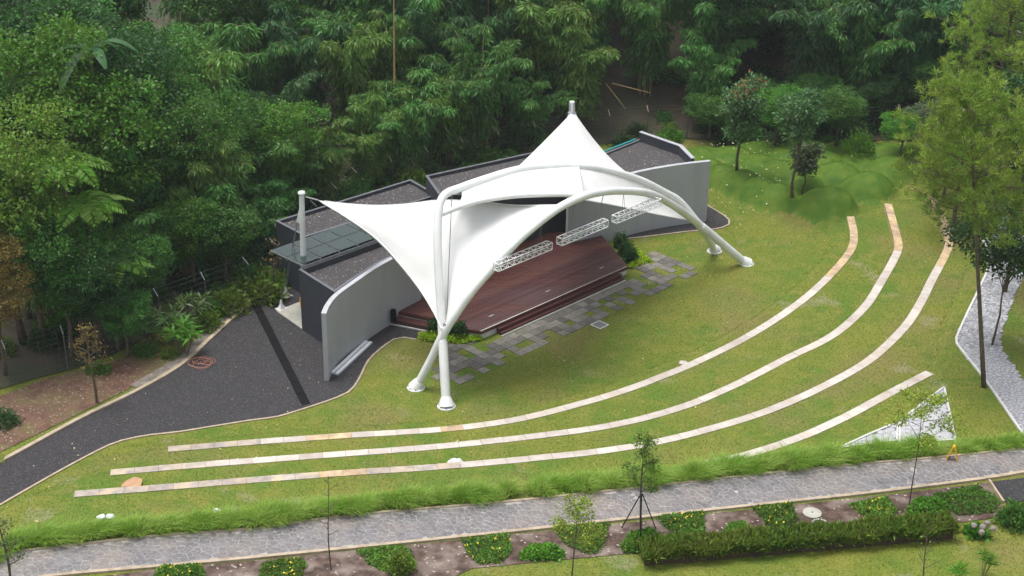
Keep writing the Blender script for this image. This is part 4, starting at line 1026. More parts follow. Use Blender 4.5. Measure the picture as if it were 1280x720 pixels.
# wire fence with cranked posts
M['fencesteel'] = mat('fence_steel', (.07, .08, .075), rough=.6)
fe = empty('wire_fence', (*fence_w[3], 0), 'wire mesh fence with cranked concrete posts along the forest edge', 'fence')
SEG = np.linspace(0, tot, int(tot / 2.6)); prev = None; wires = MB()
for s in SEG:
    p, _ = along(s); q, _ = along(min(tot, s + .3)); p0, _ = along(max(0, s - .3)); t = (q - p0) / np.linalg.norm(q - p0); n = np.array([t[1], -t[0], 0])
    b = np.array([p[0], p[1], tz(*p)]); top = b + ez * 1.95; arm = top - n * .35 + ez * .32
    if -40 < proj(top)[0] < 1130:
        MB().tube([b, top], .03, 6).build('post', M['fencesteel'], fe); MB().tube([top, arm], .026, 6).build('post_arm', M['kerb'] if s > 26 else M['steel'], fe)
        if prev is not None:
            for k in range(7): wires.bar(prev[0] + ez * (.15 + .28 * k), b + ez * (.15 + .28 * k), .0035, .0035)
            L = np.linalg.norm(b - prev[0])
            for k in range(1, 9): v = prev[0] + (b - prev[0]) * k / 9; wires.bar(v + ez * .1, v + ez * 1.9, .003, .003, up=(1, 0, 0))
            for f in (.4, .9): wires.bar(prev[1] + (prev[2] - prev[1]) * f, top + (arm - top) * f, .006, .006)
        prev = (b, top, arm)
tag(wires.build('mesh_wire', M['fencesteel'], fe), kind='stuff')

# undergrowth along the fence and roadside
shr = {k: [make_shrub(400 + 7 * i + j, M[k], 1.2, .95, 800, .17) for j in range(2)] for i, k in enumerate(['leaf_b', 'leaf_m', 'leaf_d', 'leaf_y'])}
sh_look = {'leaf_b': 'bright green', 'leaf_m': 'mid green', 'leaf_d': 'dark green', 'leaf_y': 'yellow green'}
bushes = []
s = 0
while s < tot:
    p, _ = along(s); q, _ = along(min(tot, s + .3)); p0, _ = along(max(0, s - .3)); t = (q - p0) / np.linalg.norm(q - p0); n = np.array([-t[1], t[0]])
    for off in (-.2, 1.6, 3.4):
        pp = p + n * (off + rr.uniform(-.6, .6)) + t * rr.uniform(-.6, .6); b = np.array([*pp, tz(*pp)]); px, py = proj(b)
        if -20 < px < 1290 and not (px < 235 and off < 3) and not (640 < px < 870 and rr.random() < .6): bushes.append((rr.choice(['leaf_b', 'leaf_m', 'leaf_m', 'leaf_d', 'leaf_d', 'leaf_y' if px < 600 else 'leaf_m']), b - ez * .05, rr.uniform(.7, 1.5), px))
    s += rr.uniform(1.4, 2.2)
for k_ in range(46):
    pp, _ = along(rr.uniform(tot * .58, tot)); a_ = rr.uniform(3, 13); b = np.array([pp[0] + a_ * rr.uniform(-.4, .6), pp[1] + a_, 0.0]); b[2] = tz(b[0], b[1]); bushes.append((rr.choice(['leaf_d', 'leaf_d', 'leaf_m']), b - ez * .05, rr.uniform(.9, 2.0), proj(b)[0]))
bz = {}
for f in bushes: bz.setdefault((f[0], zone(f[3])), []).append(f)
for (kind, zn), fs in bz.items():
    fs.sort(key=lambda f: f[3])
    for i, f in enumerate(fs): put(rr.choice(shr[kind]), f[1], f[2], None, f"{sh_look[kind]} fence bush {zn}" + ('' if len(fs) == 1 else f", {ordw[i]} from left"), 'undergrowth bushes along the fence', sxy=rr.uniform(1, 1.5))
named = [('leaf_y', 258, 410, 1.0, 1.2, 'yellow green bush right of the strap leaved plants'), ('leaf_y', 318, 352, 1.0, 1.3, 'yellow green bush nearest the glass canopy, beside the road'), ('leaf_y', 300, 366, .9, 1.2, 'yellow green roadside bush, second from the glass canopy'), ('leaf_y', 288, 378, .8, 1.2, 'yellow green roadside bush, third from the glass canopy'),
         ('leaf_m', 268, 395, .9, 1.2, 'mid green roadside bush left of the yellow green ones'), ('leaf_m', 180, 442, .55, 1.8, 'low green bush below the strap leaved plants'), ('leaf_y', 212, 446, .45, 1.6, 'low yellow green bush at the corner of the soil bed'), ('leaf_b', 124, 464, .5, 1.7, 'low bright green patch of plants beside the bare young tree on the soil'), ('leaf_y', 837, 170, 1.0, 1.0, 'round lime green shrub behind the right parapet'),
         ('leaf_b', 1073, 190, 1.5, .9, 'bright green shrub standing alone behind the grass mounds'), ('leaf_d', 5, 530, .7, 1.5, 'small dark bush at the left edge of the soil bed')]
for kind, px, py, h, sx, lab in named: b = GT(px, py); put(rr.choice(shr[kind]), b, h, None, lab, sxy=sx)
ros = make_rosette(500, M['variegated']); ros2 = make_rosette(501, M['leaf_b'], 1.0, 4, .4, .6)
for px, py, h, sx, lab in [(192, 425, 1.7, 1.2, 'variegated strap leaved plant, leftmost of the roadside group'), (212, 430, 1.6, 1.2, 'variegated strap leaved plant in the middle of the roadside group'), (232, 412, 1.8, 1.2, 'variegated strap leaved plant, rear of the roadside group'), (286, 352, 1.3, 1.0, 'variegated strap leaved plant nearest the white guy cables')]:
    put(ros, GT(px, py), h, None, lab, sxy=sx)
put(ros2, GT(230, 443), 1.35, None, 'fresh green strap leaved plant in front of the variegated ones', sxy=1.2)

# ------------------------------------------------------------------ young trees
M['leaf_sap'] = leafm('sapling_leaf', (.12, .22, .03), (.18, .27, .045))
M['leaf_ysap'] = leafm('pale_sapling_leaf', (.22, .32, .03), (.30, .38, .05), tr=.4)
def sapling(px, py, top, leafmat, label, nleaf=500, spread=.8, zf=None, bare=False, stakes=0, seed=1, leaf=.13, low=.35, trunk=.035, name='young_tree', lean=0.0, flat=1.0):
    rng = np.random.default_rng(seed); b = GT(px, py); h = hgt(b, top); e = empty(name, b, label, 'tree'); mb = MB()
    T = np.linspace(0, 1, 7); tr = [b + np.array([lean * t + .05 * math.sin(5 * t + seed), .05 * math.cos(4 * t + seed), h * t]) for t in T]
    mb.tube(tr, [trunk * (1 - .75 * t) for t in T], 7); tips = []
    nb = 11
    for k in range(nb):
        t = low + (1 - low) * (k + .5) / nb; q = np.array([np.interp(t, T, [p[j] for p in tr]) for j in range(3)]); a = 2.4 * k + rng.uniform(-.4, .4)
        L = spread * (1.15 - .75 * (t - low) / (1 - low)) * rng.uniform(.7, 1.15); d = np.array([math.cos(a), math.sin(a), .55 if not bare else .8]) ; d = d / np.linalg.norm(d)
        m1, m2 = q + d * L * .55, q + d * L + ez * (.0 if flat else .1); mb.tube([q, m1, m2], [trunk * .45, trunk * .28, trunk * .1], 5); tips += [(m1, m2)]
        for j in range(2):
            dd = unit(d + rng.normal(size=3) * .5); mb.tube([m1, m1 + dd * L * .5], [trunk * .2, trunk * .06], 4); tips.append((m1, m1 + dd * L * .5))
    mb.build('trunk', M['bark'], e)
    if nleaf:
        lv = Leaves(); per = max(1, nleaf // len(tips))
        for p, q in tips:
            f = rng.uniform(.2, 1.1, per)[:, None]; P = p + (q - p) * f + rng.normal(size=(per, 3)) * .10 * np.array([1.3, 1.3, .7]); D = rng.normal(size=(per, 3)) + unit(q - p) * .8 - ez * .3
            lv.add(*leaf_quads(P - b, D, rng.uniform(.7, 1.3, per) * leaf, leaf * .26, rng))
        lv.build('crown', leafmat, e)
    for k in range(stakes):
        a = k * 2 * PI / stakes + .5; MB().tube([b + np.array([math.cos(a), math.sin(a), 0]) * .75, b + ez * h * .42 + np.array([math.cos(a), math.sin(a), 0]) * .03], .022, 6).build('stake', M['black'], e)
    return e
sapling(799, 668, 545, M['leaf_sap'], 'young leafy tree held by three dark stakes beside the paved path', 1100, .65, seed=2, stakes=3, trunk=.05, low=.42)
sapling(414, 712, 596, M['leaf_m'], 'bare leafless sapling in front of the paved path', 0, .8, bare=True, seed=3, low=.35, trunk=.03)
sapling(716, 738, 628, M['leaf_ysap'], 'small yellow green sapling with airy leaves left of the staked tree', 1300, 1.0, seed=4, low=.5, leaf=.11)
sapling(1138, 632, 496, M['leaf_ysap'], 'tall thin yellow green sapling between paved path and triangular plaza', 2000, 1.5, seed=5, low=.55, leaf=.12, trunk=.03, lean=-.15)
sapling(14, 738, 642, M['leaf_g'], 'dark stemmed sapling at the bottom left corner', 260, .55, seed=6, trunk=.06, low=.3)
sapling(120, 504, 408, M['leaf_t'], 'bare dark crooked young tree on the brown soil bed', 420, .8, seed=7, trunk=.07, low=.45, leaf=.11)
sapling(1150, 738, 652, M['leaf_y'], 'bare twiggy sapling in front of the long hedge end', 60, .55, bare=True, seed=8, low=.3, trunk=.03)
sapling(345, 375, 298, M['leaf_t'], 'withered brown shrub beside the fence left of the guy cables', 120, .5, seed=9, low=.3, trunk=.04)
def lawn_tree(px, py, top, leafmat, label, rad, seed, low, flower=False, leaf=.22, lobes=9, per=60, trunk=.10):
    b = GT(px, py); h = hgt(b, top); t = make_broadleaf(seed, leafmat, h, rad, lobes, per, leaf, trunk, low, name='ornamental_tree', droop=.05); t['label'] = label; t['group'] = 'small trees on the grass mounds'; t.location = tuple(b)
    if flower:
        rng = np.random.default_rng(seed); lv = Leaves(); cr = [c for c in t.children if c.name.startswith('crown')][0]
        co = np.empty(len(cr.data.vertices) * 3, np.float32); cr.data.vertices.foreach_get('co', co); co = co.reshape(-1, 3)[::4]; topm = co[(co[:, 2] > h * .86)]
        P = topm[rng.integers(0, len(topm), 110)] + rng.normal(size=(110, 3)) * .06; P[:, 2] += .06; lv.add(*leaf_quads(P, rng.normal(size=(110, 3)) + ez, .16, .06, rng)); tag(lv.build('flowers', M['redflower'], t), kind='stuff')
    return t
M['leaf_blue'] = leafm('blue_green_leaf', (.085, .20, .068), (.135, .25, .095))
lawn_tree(921, 213, 98, M['leaf_blue'], 'small tree with red flowers at its top on the grass mounds', 1.3, 600, .30, True, per=52)
lawn_tree(990, 247, 119, M['leaf_blue'], 'taller dark trunked tree in the middle of the grass mounds', 1.2, 601, .54, per=52)
lawn_tree(1003, 246, 182, M['leaf_g'], 'low pale leaved tree leaning beside the dark trunked tree', .8, 602, .45, lobes=6, per=40, trunk=.06)

# pines and a broadleaf tree by the winding path
def make_pine(loc, h, rad, low, label, seed, trunk=.20, side=(0, 0), nb=30):
    rng = np.random.default_rng(seed); e = empty('pine_tree', loc, label, 'pine tree', 'tall pines at the right'); mb = MB(); lv = Leaves(); b = np.asarray(loc, float)
    T = np.linspace(0, 1, 9); tr = [b + np.array([side[0] * t, side[1] * t, h * t]) for t in T]; mb.tube(tr, [trunk * (1 - .8 * t) + .01 for t in T], 9)
    for k in range(nb):
        t = low + (1 - low) * ((k + .5) / nb); q = np.array([np.interp(t, T, [p[j] for p in tr]) for j in range(3)]); a = 2.4 * k + rng.uniform(-.4, .4); f = (t - low) / (1 - low)
        L = rad * (math.sin(PI * (.30 + .66 * f)) ** .7) * rng.uniform(.75, 1.15); d = np.array([math.cos(a), math.sin(a), .18 + .3 * f])
        P = [q, q + d * L * .5 - ez * .05, q + d * L + ez * .15 * L]; mb.tube(P, [trunk * .28, trunk * .16, .012], 5)
        tufts = []
        for j in range(9):
            s = rng.uniform(.35, 1.0); c = q + d * L * s + ez * .12 * L * s; off = rng.normal(size=3) * np.array([.55, .55, .30]) * (.5 + .4 * L / rad)
            mb.tube([c, c + off], [.018, .008], 4, cap=False); tufts.append((c + off, unit(off + ez * .5 + d * .5)))
        for c, dd in tufts:
            for g in range(3):
                c2 = c + rng.normal(size=3) * .20; m = 26; P_ = np.repeat(c2[None], m, 0) + rng.normal(size=(m, 3)) * .05; D = rng.normal(size=(m, 3)) * .7 + dd * .8 + ez * .5
                lv.add(*leaf_quads(P_ - b, D, rng.uniform(.20, .36, m), .017, rng, .04))
    mb.build('trunk', M['bark'], e, smooth=True); lv.build('needles', M['pine'], e); return e
b = GT(1230, 484); make_pine(b, hgt(b, 128), 3.4, .55, 'tall feathery pine whose bare trunk stands by the winding cobbled path', 700, side=(-2.4, .8), nb=34, trunk=.105)
b = GT(1305, 330); make_pine(b, hgt(b, 55), 4.4, .30, 'feathery pine at the right picture edge behind the path pine', 701, nb=34)
b = GT(1272, 262); make_pine(b, hgt(b, -60), 5.0, .35, 'tall yellowish pine filling the upper right corner', 702, nb=36)
b = GT(1228, 244); make_pine(b, hgt(b, -35), 3.8, .30, 'pale green pine behind the others below the upper right corner', 704, nb=34)
b = GT(1190, 290); make_pine(b, hgt(b, 165), 2.4, .45, 'lower feathery pine overhanging the upper ends of the stone seats', 703, nb=26, trunk=.12)
b = GT(1256, 365); t = make_broadleaf(711, M['leaf_d'], hgt(b, 95), 2.0, 10, 110, .19, .12, .52); t.location = tuple(b); t['label'] = 'dark green dense tree between the pines at the right edge'
b = GT(1240, 432); t = make_broadleaf(710, M['leaf_d'], hgt(b, 276), 2.3, 9, 80, .19, .06, .60, droop=.1); put(t, b, hgt(b, 276), None, 'dark leaved tree with open branches over the winding path', 'broadleaved trees by the winding path')

# ------------------------------------------------------------------ planting by the stage
bushp = make_shrub(800, M['leaf_d'], .85, .45, 1500, .09, 'clipped_bush', .35, 'bush', .1)
for px, py, h, lab in [(545, 419, .95, 'left round dark bush by the crossing white legs'), (566, 421, .85, 'middle round dark bush behind the crossing white legs'), (575, 423, .95, 'right round dark bush by the crossing white legs'), (776, 309, .9, 'rear round dark bush at the right stage side'), (782, 319, .95, 'middle round dark bush at the right stage side'), (788, 328, .95, 'front round dark bush at the right stage side')]:
    put(bushp, GT(px, py), h, None, lab, 'round dark bushes by the stage')
def patch(name, poly_px, leafmat, h, n, leaf, label, cat='ground cover', flowers=0, zoff=0.0, seed=0, wfac=.3, group=None, fmat='yellowflower', base=None, up=.5):
    rng = np.random.default_rng(900 + seed); P = np.array([GT(*p) for p in poly_px]); c = P.mean(0); lo, hi = P[:, :2].min(0), P[:, :2].max(0)
    e = empty(name, c, label, cat, group); XY = rng.uniform(lo, hi, (n * 4, 2)); XY = XY[in_poly(P[:, :2], XY[:, 0], XY[:, 1])][:n]
    d, _ = pl_dist(np.vstack([P[:, :2], P[:1, :2]]), XY[:, 0], XY[:, 1]); edge = np.clip(d / max(.25, h), 0, 1) ** .5
    lum = .75 + .25 * np.sin(XY[:, 0] * 5 + seed) * np.cos(XY[:, 1] * 6); Z = c[2] + h * edge * lum * rng.uniform(.35, 1.0, len(XY)) + .03
    Q = np.column_stack([XY, Z]) - c; lv = Leaves(); D = rng.normal(size=(len(Q), 3)) + ez * up; lv.add(*leaf_quads(Q, D, rng.uniform(.7, 1.3, len(Q)) * leaf, leaf * wfac, rng)); lv.build('leaves', leafmat, e)
    core = MB(); ip = inset([p[:2] for p in P], .06); core.prism(ip, c[2] - .05, c[2] + h * .3).build('stems', M['stemmass'], e)
    if flowers:
        k = rng.integers(0, len(Q), flowers); F = Q[k]; F[:, 2] = h * edge[k] * lum[k] + .06; lf = Leaves(); lf.add(*leaf_quads(F, rng.normal(size=(flowers, 3)) * .6 + ez * .6, .09, .045, rng)); tag(lf.build('flowers', M[fmat], e), kind='stuff')
    return e
M['stemmass'] = mat('stem_mass', (.045, .04, .018), (.075, .045, .026), .9, 9)
patch('lime_plants', [(522,420),(545,418),(590,424),(601,421),(604,425),(585,430),(560,430),(528,426)], M['lime'], .38, 1500, .15, 'lime green leafy plants round the crossing white legs', seed=1, wfac=.36)
patch('lime_plants', [(784,334),(797,326),(790,312),(795,312),(813,327),(789,337)], M['lime'], .30, 1100, .13, 'lime green leafy plants at the right corner of the stage', seed=2, wfac=.36)

# flower bed by the lower path
M['gcover'] = leafm('ground_cover_leaf', (.095, .22, .025), (.15, .28, .035))
gc_px = [
 ([(192,722),(200,710),(250,707),(256,716),(252,730),(195,730)], 'yellow flowered ground cover patch, leftmost at the bottom edge'),
 ([(318,735),(330,704),(378,699),(384,706),(372,735)], 'yellow flowered ground cover patch left of the bare sapling'),
 ([(446,690),(500,683),(515,690),(520,714),(480,716),(462,708)], 'ground cover patch behind the bright leafy shrub'),
 ([(576,676),(636,668),(640,690),(628,704),(598,707),(585,695)], 'yellow flowered ground cover patch left of the yellow green sapling'),
 ([(692,660),(762,655),(758,676),(748,694),(730,693),(705,682)], 'yellow flowered ground cover patch behind the yellow green sapling'),
 ([(820,648),(880,640),(882,668),(872,680),(852,677),(835,664)], 'yellow flowered ground cover patch right of the staked tree'),
 ([(898,672),(912,656),(930,653),(946,672),(935,682),(905,684)], 'small dark ground cover patch beside the hedge'),
 ([(938,636),(990,630),(998,652),(984,666),(964,662)], 'yellow flowered ground cover patch left of the manhole cover'),
 ([(1060,632),(1108,622),(1122,640),(1110,652),(1080,648)], 'yellow flowered ground cover patch right of the manhole cover'),
 ([(1165,620),(1222,608),(1252,628),(1245,642),(1200,646),(1178,636)], 'bright green ground cover patch beside the black gravel')]
for i, (pp, lab) in enumerate(gc_px):
    patch('ground_cover', pp, M['leaf_b'] if i in (9,) else M['gcover'], .22, 1600, .11, lab, flowers=[30, 26, 6, 24, 18, 34, 0, 26, 24, 6][i], seed=10 + i, group='ground cover patches in the flower bed')
patch('mound_plant', [(648,696),(665,684),(690,683),(706,694),(700,701),(655,702)], M['fern'], .35, 1500, .14, 'dense dark green cushion plant left of the staked tree', seed=30)
patch('mound_plant', [(776,686),(788,668),(812,664),(830,676),(828,690),(780,692)], M['fern'], .38, 1700, .14, 'dense green cushion plant at the foot of the staked tree', seed=31)
patch('mound_plant', [(1132,640),(1145,626),(1175,624),(1184,638),(1178,650),(1140,650)], M['fern'], .38, 1700, .14, 'dense green cushion plant at the foot of the tall thin sapling', seed=32)
sb_ = make_shrub(820, M['leaf_y'], 1.0, .55, 900, .13, 'garden_shrub'); put(sb_, GT(500, 716), 1.0, None, 'bright yellow green leafy shrub at the bottom edge left of the lawn strip')
sb2 = make_shrub(821, M['leaf_m'], .9, .7, 1200, .16, 'garden_shrub'); put(sb2, GT(1268, 655), .95, None, 'dark green leafy shrub with pale leaves at the right edge')
hy = make_shrub(822, M['leaf_b'], .35, .5, 420, .17, 'hydrangea_plant', .42, 'flowering plant'); b = GT(1220, 668); put(hy, b, .35, None, 'low green plant with round faded flower heads on the lower lawn')
for dx, dy, z in [(-.35,.15,.45),(-.2,.55,.5),(.1,.3,.55),(.35,.45,.5),(.15,-.05,.42)]:
    hm = bmesh.new(); bmesh.ops.create_icosphere(hm, subdivisions=2, radius=.12); rg = random.Random(int(dx * 100))
    for v in hm.verts: v.co *= rg.uniform(.85, 1.12)
    me = bpy.data.meshes.new('flower_head'); hm.to_mesh(me); hm.free(); o = link_mesh('flower_head', me, M['bloom'], hy); s_ = hy.scale[0]; o.location = (dx / s_, dy / s_, z / s_); o.scale = (1 / s_,) * 3
# long hedge
def hedge(label, a_px, b_px, wid, h, n, leafmat):
    a, b = GT(*a_px), GT(*b_px); d = (b - a)[:2]; L = np.linalg.norm(d); d = np.array([*(d / L), 0]); nn = np.array([-d[1], d[0], 0]); rng = np.random.default_rng(77)
    e = empty('hedge', (a + b) / 2, label, 'hedge'); c = (a + b) / 2
    core = MB(); core.box(c + ez * (h * .24), d * (L / 2 - .1), nn * (wid / 2 - .14), ez * (h * .24 + .05)); core.build('stems', M['stemmass'], e)
    u_, v_, z_ = rng.uniform(-L / 2, L / 2, n), rng.uniform(-1, 1, n), rng.uniform(0.30, 1, n) ** .7
    wv = wid / 2 * (1 + .12 * np.sin(u_ * 3.1) + .08 * np.sin(u_ * 7.7)); face = rng.random(n) < .55; v_ = np.where(face, np.sign(v_) * rng.uniform(.8, 1.02, n), v_); z_ = np.where(face, z_, rng.uniform(.85, 1.05, n))
    P = d * u_[:, None] + nn * (v_ * wv)[:, None] + ez * (z_ * h * (.92 + .1 * np.sin(u_ * 2.3) + .06 * np.sin(u_ * 9)))[:, None]; P[:, 2] -= (c[2] * 0)
    D = rng.normal(size=(n, 3)) * .4 + ez * 1.0 + nn * np.sign(v_)[:, None] * .35; lv = Leaves(); lv.add(*leaf_quads(P, D, rng.uniform(.18, .38, n), rng.uniform(.028, .048, n), rng)); lv.build('leaves', leafmat, e)
    tw = MB()
    for k in range(int(L * 9)):
        u0, v0 = rng.uniform(-L / 2, L / 2), rng.choice([-1, 1]) * wid / 2 * .9; p = c + d * u0 + nn * v0 + ez * .02; tw.tube([p, p + rng.normal(size=3) * .08 + ez * h * .5], [.014, .006], 4, cap=False)
    tag(tw.build('twigs', M['bark'], e), kind='stuff'); return e
M['hedgeleaf'] = leafm('hedge_leaf', (.14, .25, .03), (.22, .29, .045), .5)
hedge('long low leafy hedge along the lower lawn', (800, 702), (1190, 668), .85, .58, 9000, M['hedgeleaf'])
# papyrus like plants on the lower lawn
for px, py, h, lab in [(1228, 722, .95, 'papyrus plant with a round feathery head at the lower right'), (1198, 732, .8, 'pale green papyrus plant left of the taller one, lower right')]:
    b = GT(px, py); e = empty('papyrus_plant', b, lab, 'plant'); rng = np.random.default_rng(px); lv = Leaves(); mb = MB()
    for k in range(5):
        hd = np.array([rng.uniform(-.25, .25), rng.uniform(-.25, .25), h * rng.uniform(.75, 1.05)]); mb.tube([b + hd * np.array([.2, .2, 0]), b + hd], .014, 5); m = 60
        D = unit(rng.normal(size=(m, 3))); D[:, 2] = np.abs(D[:, 2]) * .7 - .15; lv.add(*leaf_quads(np.repeat(hd[None], m, 0), D, .34, .012, rng, .05))
    mb.build('stems', M['culm'], e); lv.build('fronds', M['fern'], e)

# ------------------------------------------------------------------ grass
def projv(X, Y, Z):
    q = np.stack([X, Y, Z], 1) - CO; k = q @ cf; return 640 + FPX * (q @ cR) / k, 360 - FPX * (q @ cU) / k
def blades(name, X, Y, Z, h, wd, lean, m, rng, bend=None):
    n = len(X); a = rng.uniform(0, 2 * PI, n); S = np.stack([np.cos(a), np.sin(a), np.zeros(n)], 1) * (wd if np.isscalar(wd) else wd[:, None]); hh = np.broadcast_to(h, n)
    B = np.stack([X, Y, Z - .01], 1); L = rng.normal(size=(n, 3)) * lean; L[:, 2] = 0
    if bend is not None: L = L + bend
    mid = B + L * hh[:, None] * .35 + ez * (hh * .62)[:, None]; tip = B + L * hh[:, None] * 1.15 + ez * hh[:, None] * (1 - .25 * np.minimum(1, np.linalg.norm(L, axis=1)))[:, None]
    if bend is None: V = np.stack([B - S, B + S, tip], 1).reshape(-1, 3); F = np.arange(3 * n).reshape(n, 3)
    else:
        V = np.stack([B - S, B + S, mid + S * .8, mid - S * .8, tip], 1).reshape(-1, 3); k = np.arange(n)[:, None] * 5
        V = np.concatenate([V.reshape(n, 5, 3), tip[:, None]], 1).reshape(-1, 3); k = np.arange(n)[:, None] * 6
        V = V.reshape(n, 6, 3); V[:, 5] = V[:, 4] + S * .05; V = V.reshape(-1, 3)
        F = np.concatenate([k + np.array([0, 1, 2, 3]), k + np.array([3, 2, 5, 4])], 0)
    o = np_mesh(name, V, F, m); return tag(o, kind='stuff')
rng = np.random.default_rng(55)
N_ = 560000
X = rng.uniform(-24, 31, N_); Y = rng.uniform(44, 94, N_); Z = zgrid(X, Y); px, py = projv(X, Y, Z)
ok = (px > -10) & (px < 1290) & (py > 150) & (py < 730)
X, Y, Z, px, py = X[ok], Y[ok], Z[ok], px[ok], py[ok]
bad = in_poly(road, X, Y) | in_poly(road2, X, Y) | in_poly(pathpoly, X, Y) | in_poly(RP, X, Y) | in_poly(PZ1, X, Y) | in_poly(PZ2, X, Y) | in_poly(np.array([G(*p, ZP)[:2] for p in bed_px]), X, Y) | in_poly(np.array([G(*p)[:2] for p in soil_px]), X, Y) | in_poly(ff, X, Y)
regA = np.array(reg, float); inreg = in_poly(regA, px, py); ing = np.zeros(len(X), bool)
for g_ in gr: ing |= in_poly(np.array(g_, float), px, py)
bad |= inreg & ~ing
lu = (np.stack([X, Y, Z], 1) - LF); U_ = lu @ eu; W_ = lu @ ew
bad |= (U_ > -2.7) & (U_ < 26.2) & (W_ < -5.2) & (W_ > -16) & ~((U_ > 19.5) & (W_ > -6.5)) & ~(W_ > -5.4)
bad |= (U_ > 4) & (U_ < 17) & (W_ < -3.0) & (W_ > -10)
for s_ in strips + [np.vstack([PZ1, PZ1[:1]]), np.vstack([PZ2, PZ2[:1]])]: d, _ = pl_dist(s_, X, Y); bad |= d < .24
X, Y, Z = X[~bad], Y[~bad], Z[~bad]
md = np.min([np.hypot(X - c[0], Y - c[1]) / c[2] for c in mound_w], axis=0); onm = md < .97
k = ~onm
blades('lawn_blades', X[k], Y[k], Z[k], rng.uniform(.035, .085, k.sum()), .013, .5, M['blade'], rng)
k = onm
Xm, Ym, Zm = (np.concatenate([v[k], v[k] + o, v[k] + o2]) for v, o, o2 in ((X, .07, -.09), (Y, .05, .08), (Z, 0, 0)))
blades('mound_blades', Xm, Ym, zgrid(Xm, Ym), rng.uniform(.03, .06, len(Xm)), .011, .45, M['mound_blade'], rng)
# tall soft grass lining the path
def tallband(name, line_px, n, depth, h0, h1, cl=.5):
    P = np.array([G(*p, ZP)[:2] for p in line_px]); Q = smooth_line(P, 300); T = np.gradient(Q, axis=0); T = unit(T); Nn = np.stack([-T[:, 1], T[:, 0]], 1)
    L = np.linalg.norm(np.diff(P, axis=0), axis=1).sum(); nc = int(L / cl * 4.5); ci = rng.uniform(0, 299, nc).astype(int); cc = Q[ci] + Nn[ci] * rng.uniform(.12, depth, nc)[:, None]
    j = rng.integers(0, nc, n); cb = rng.normal(size=(nc, 3)) * .30 + np.array([.28, .15, 0]); ch_ = rng.uniform(h0, h1, nc); cb[:, 2] = 0
    XY = cc[j] + rng.normal(size=(n, 2)) * .11; out = np.column_stack([XY - cc[j], np.zeros(n)]) * 3.2
    blades(name, XY[:, 0], XY[:, 1], zgrid(XY[:, 0], XY[:, 1]), ch_[j] * rng.uniform(.6, 1.1, n), .011, .16, M['tall'], rng, bend=cb[j] + out)
tallband('tall_grass', [(5,693),(20,689),(200,669),(320,660),(435,644),(640,626),(800,609),(960,591),(1070,580),(1180,570.5)], 80000, .66, .40, .68)
tallband('tall_grass', [(1200,569),(1240,565),(1290,559)], 6000, .6, .25, .45)

# ------------------------------------------------------------------ small things lying about
wf = GT(1190, 575); e = empty('wet_floor_sign', wf, 'yellow folding caution floor sign standing on the paved path', 'floor sign')
fx = unit(np.array([.9, -.35, 0])); fy = np.array([-fx[1], fx[0], 0])
for sg in (-1, 1):
    b0 = wf + fx * .20 * sg; tp = wf + fx * .02 * sg + ez * .66
    MB().add([b0 - fy * .17, b0 + fy * .17, tp + fy * .11, tp - fy * .11] + [v + fx * .02 * sg for v in (b0 - fy * .17, b0 + fy * .17, tp + fy * .11, tp - fy * .11)], [(0, 1, 2, 3), (7, 6, 5, 4), (0, 4, 5, 1), (1, 5, 6, 2), (2, 6, 7, 3), (3, 7, 4, 0)]).build('panel', M['yellow'], e)
MB().bar(wf + ez * .66 - fy * .1, wf + ez * .66 + fy * .1, .03, .03).build('hinge', M['yellow'], e)
mh = GT(1015, 643); e = empty('manhole_cover', mh, 'round grey manhole cover lifted onto the flower bed soil', 'manhole cover')
MB().lathe(mh + ez * .02, [(.34, 0), (.36, .02), (.36, .07), (.33, .08)], 28).build('lid', M['slab'], e, smooth='auto'); MB().lathe(mh + ez * .1, [(.03, 0), (.03, .015)], 8).build('lifting_hole', M['black'], e)
mr = GT(1025, 657); e = empty('manhole_opening', mr, 'open concrete manhole ring with murky water beside its cover', 'manhole')
rg = MB(); nseg = 28; vs = []; fs = []
for k in range(nseg):
    a = 2 * PI * k / nseg; c_, s_ = math.cos(a), math.sin(a); vs += [mr + np.array([c_ * .34, s_ * .34, .0]), mr + np.array([c_ * .34, s_ * .34, .09]), mr + np.array([c_ * .27, s_ * .27, .09]), mr + np.array([c_ * .27, s_ * .27, .0])]
    fs += [(4 * k + q, (4 * (k + 1) + q) % (4 * nseg), (4 * (k + 1) + (q + 1) % 4) % (4 * nseg) if True else 0, 4 * k + (q + 1) % 4) for q in range(4)]
rg.add(vs, fs).build('ring', M['slab'], e); MB().lathe(mr + ez * .03, [(.265, 0), (.265, .02)], 24).build('murky_water', M['murk'] if 'murk' in M else M['channel'], e)
# coil of orange cable on the road
ck = G(252, 456); ccx = bpy.data.objects.new
pts = []
for k in range(105):
    a = k * .36; r = .36 + .19 * math.sin(k * .21) + .11 * math.sin(k * .117 + 1); pts.append(ck + np.array([math.cos(a) * r * (1.05 + .2 * math.sin(k * .05)) + .12 * math.sin(k * .07), math.sin(a) * r * .95 + .25 * math.sin(k * .033), .045 + .018 * math.sin(k * 1.3) + .0004 * k]))
tail = [ck + np.array([-.45 - .35 * t, .3 * math.sin(3 * t) + .1 + .5 * t, .04 + .05 * t]) for t in np.linspace(0, 1, 10)]
tag(MB().tube(pts + tail[::1], .010, 5).build('cable_coil', M['orange'], None, ck), 'tangled coil of orange cable lying on the dark gravel road', 'cable')
# long white packet by the curved wall
a, b = G(418, 469), G(461, 429); d = (b - a) / np.linalg.norm(b - a); n = np.cross(d, ez); e = empty('white_plank', (a + b) / 2, 'two long white boards lying side by side below the left curved wall', 'board')
for sg in (-1, 1): MB().box((a + b) / 2 + n * .115 * sg + ez * .08, d * np.linalg.norm(b - a) / 2, n * .085, ez * .045).build('board', M['plasticbag'], e)
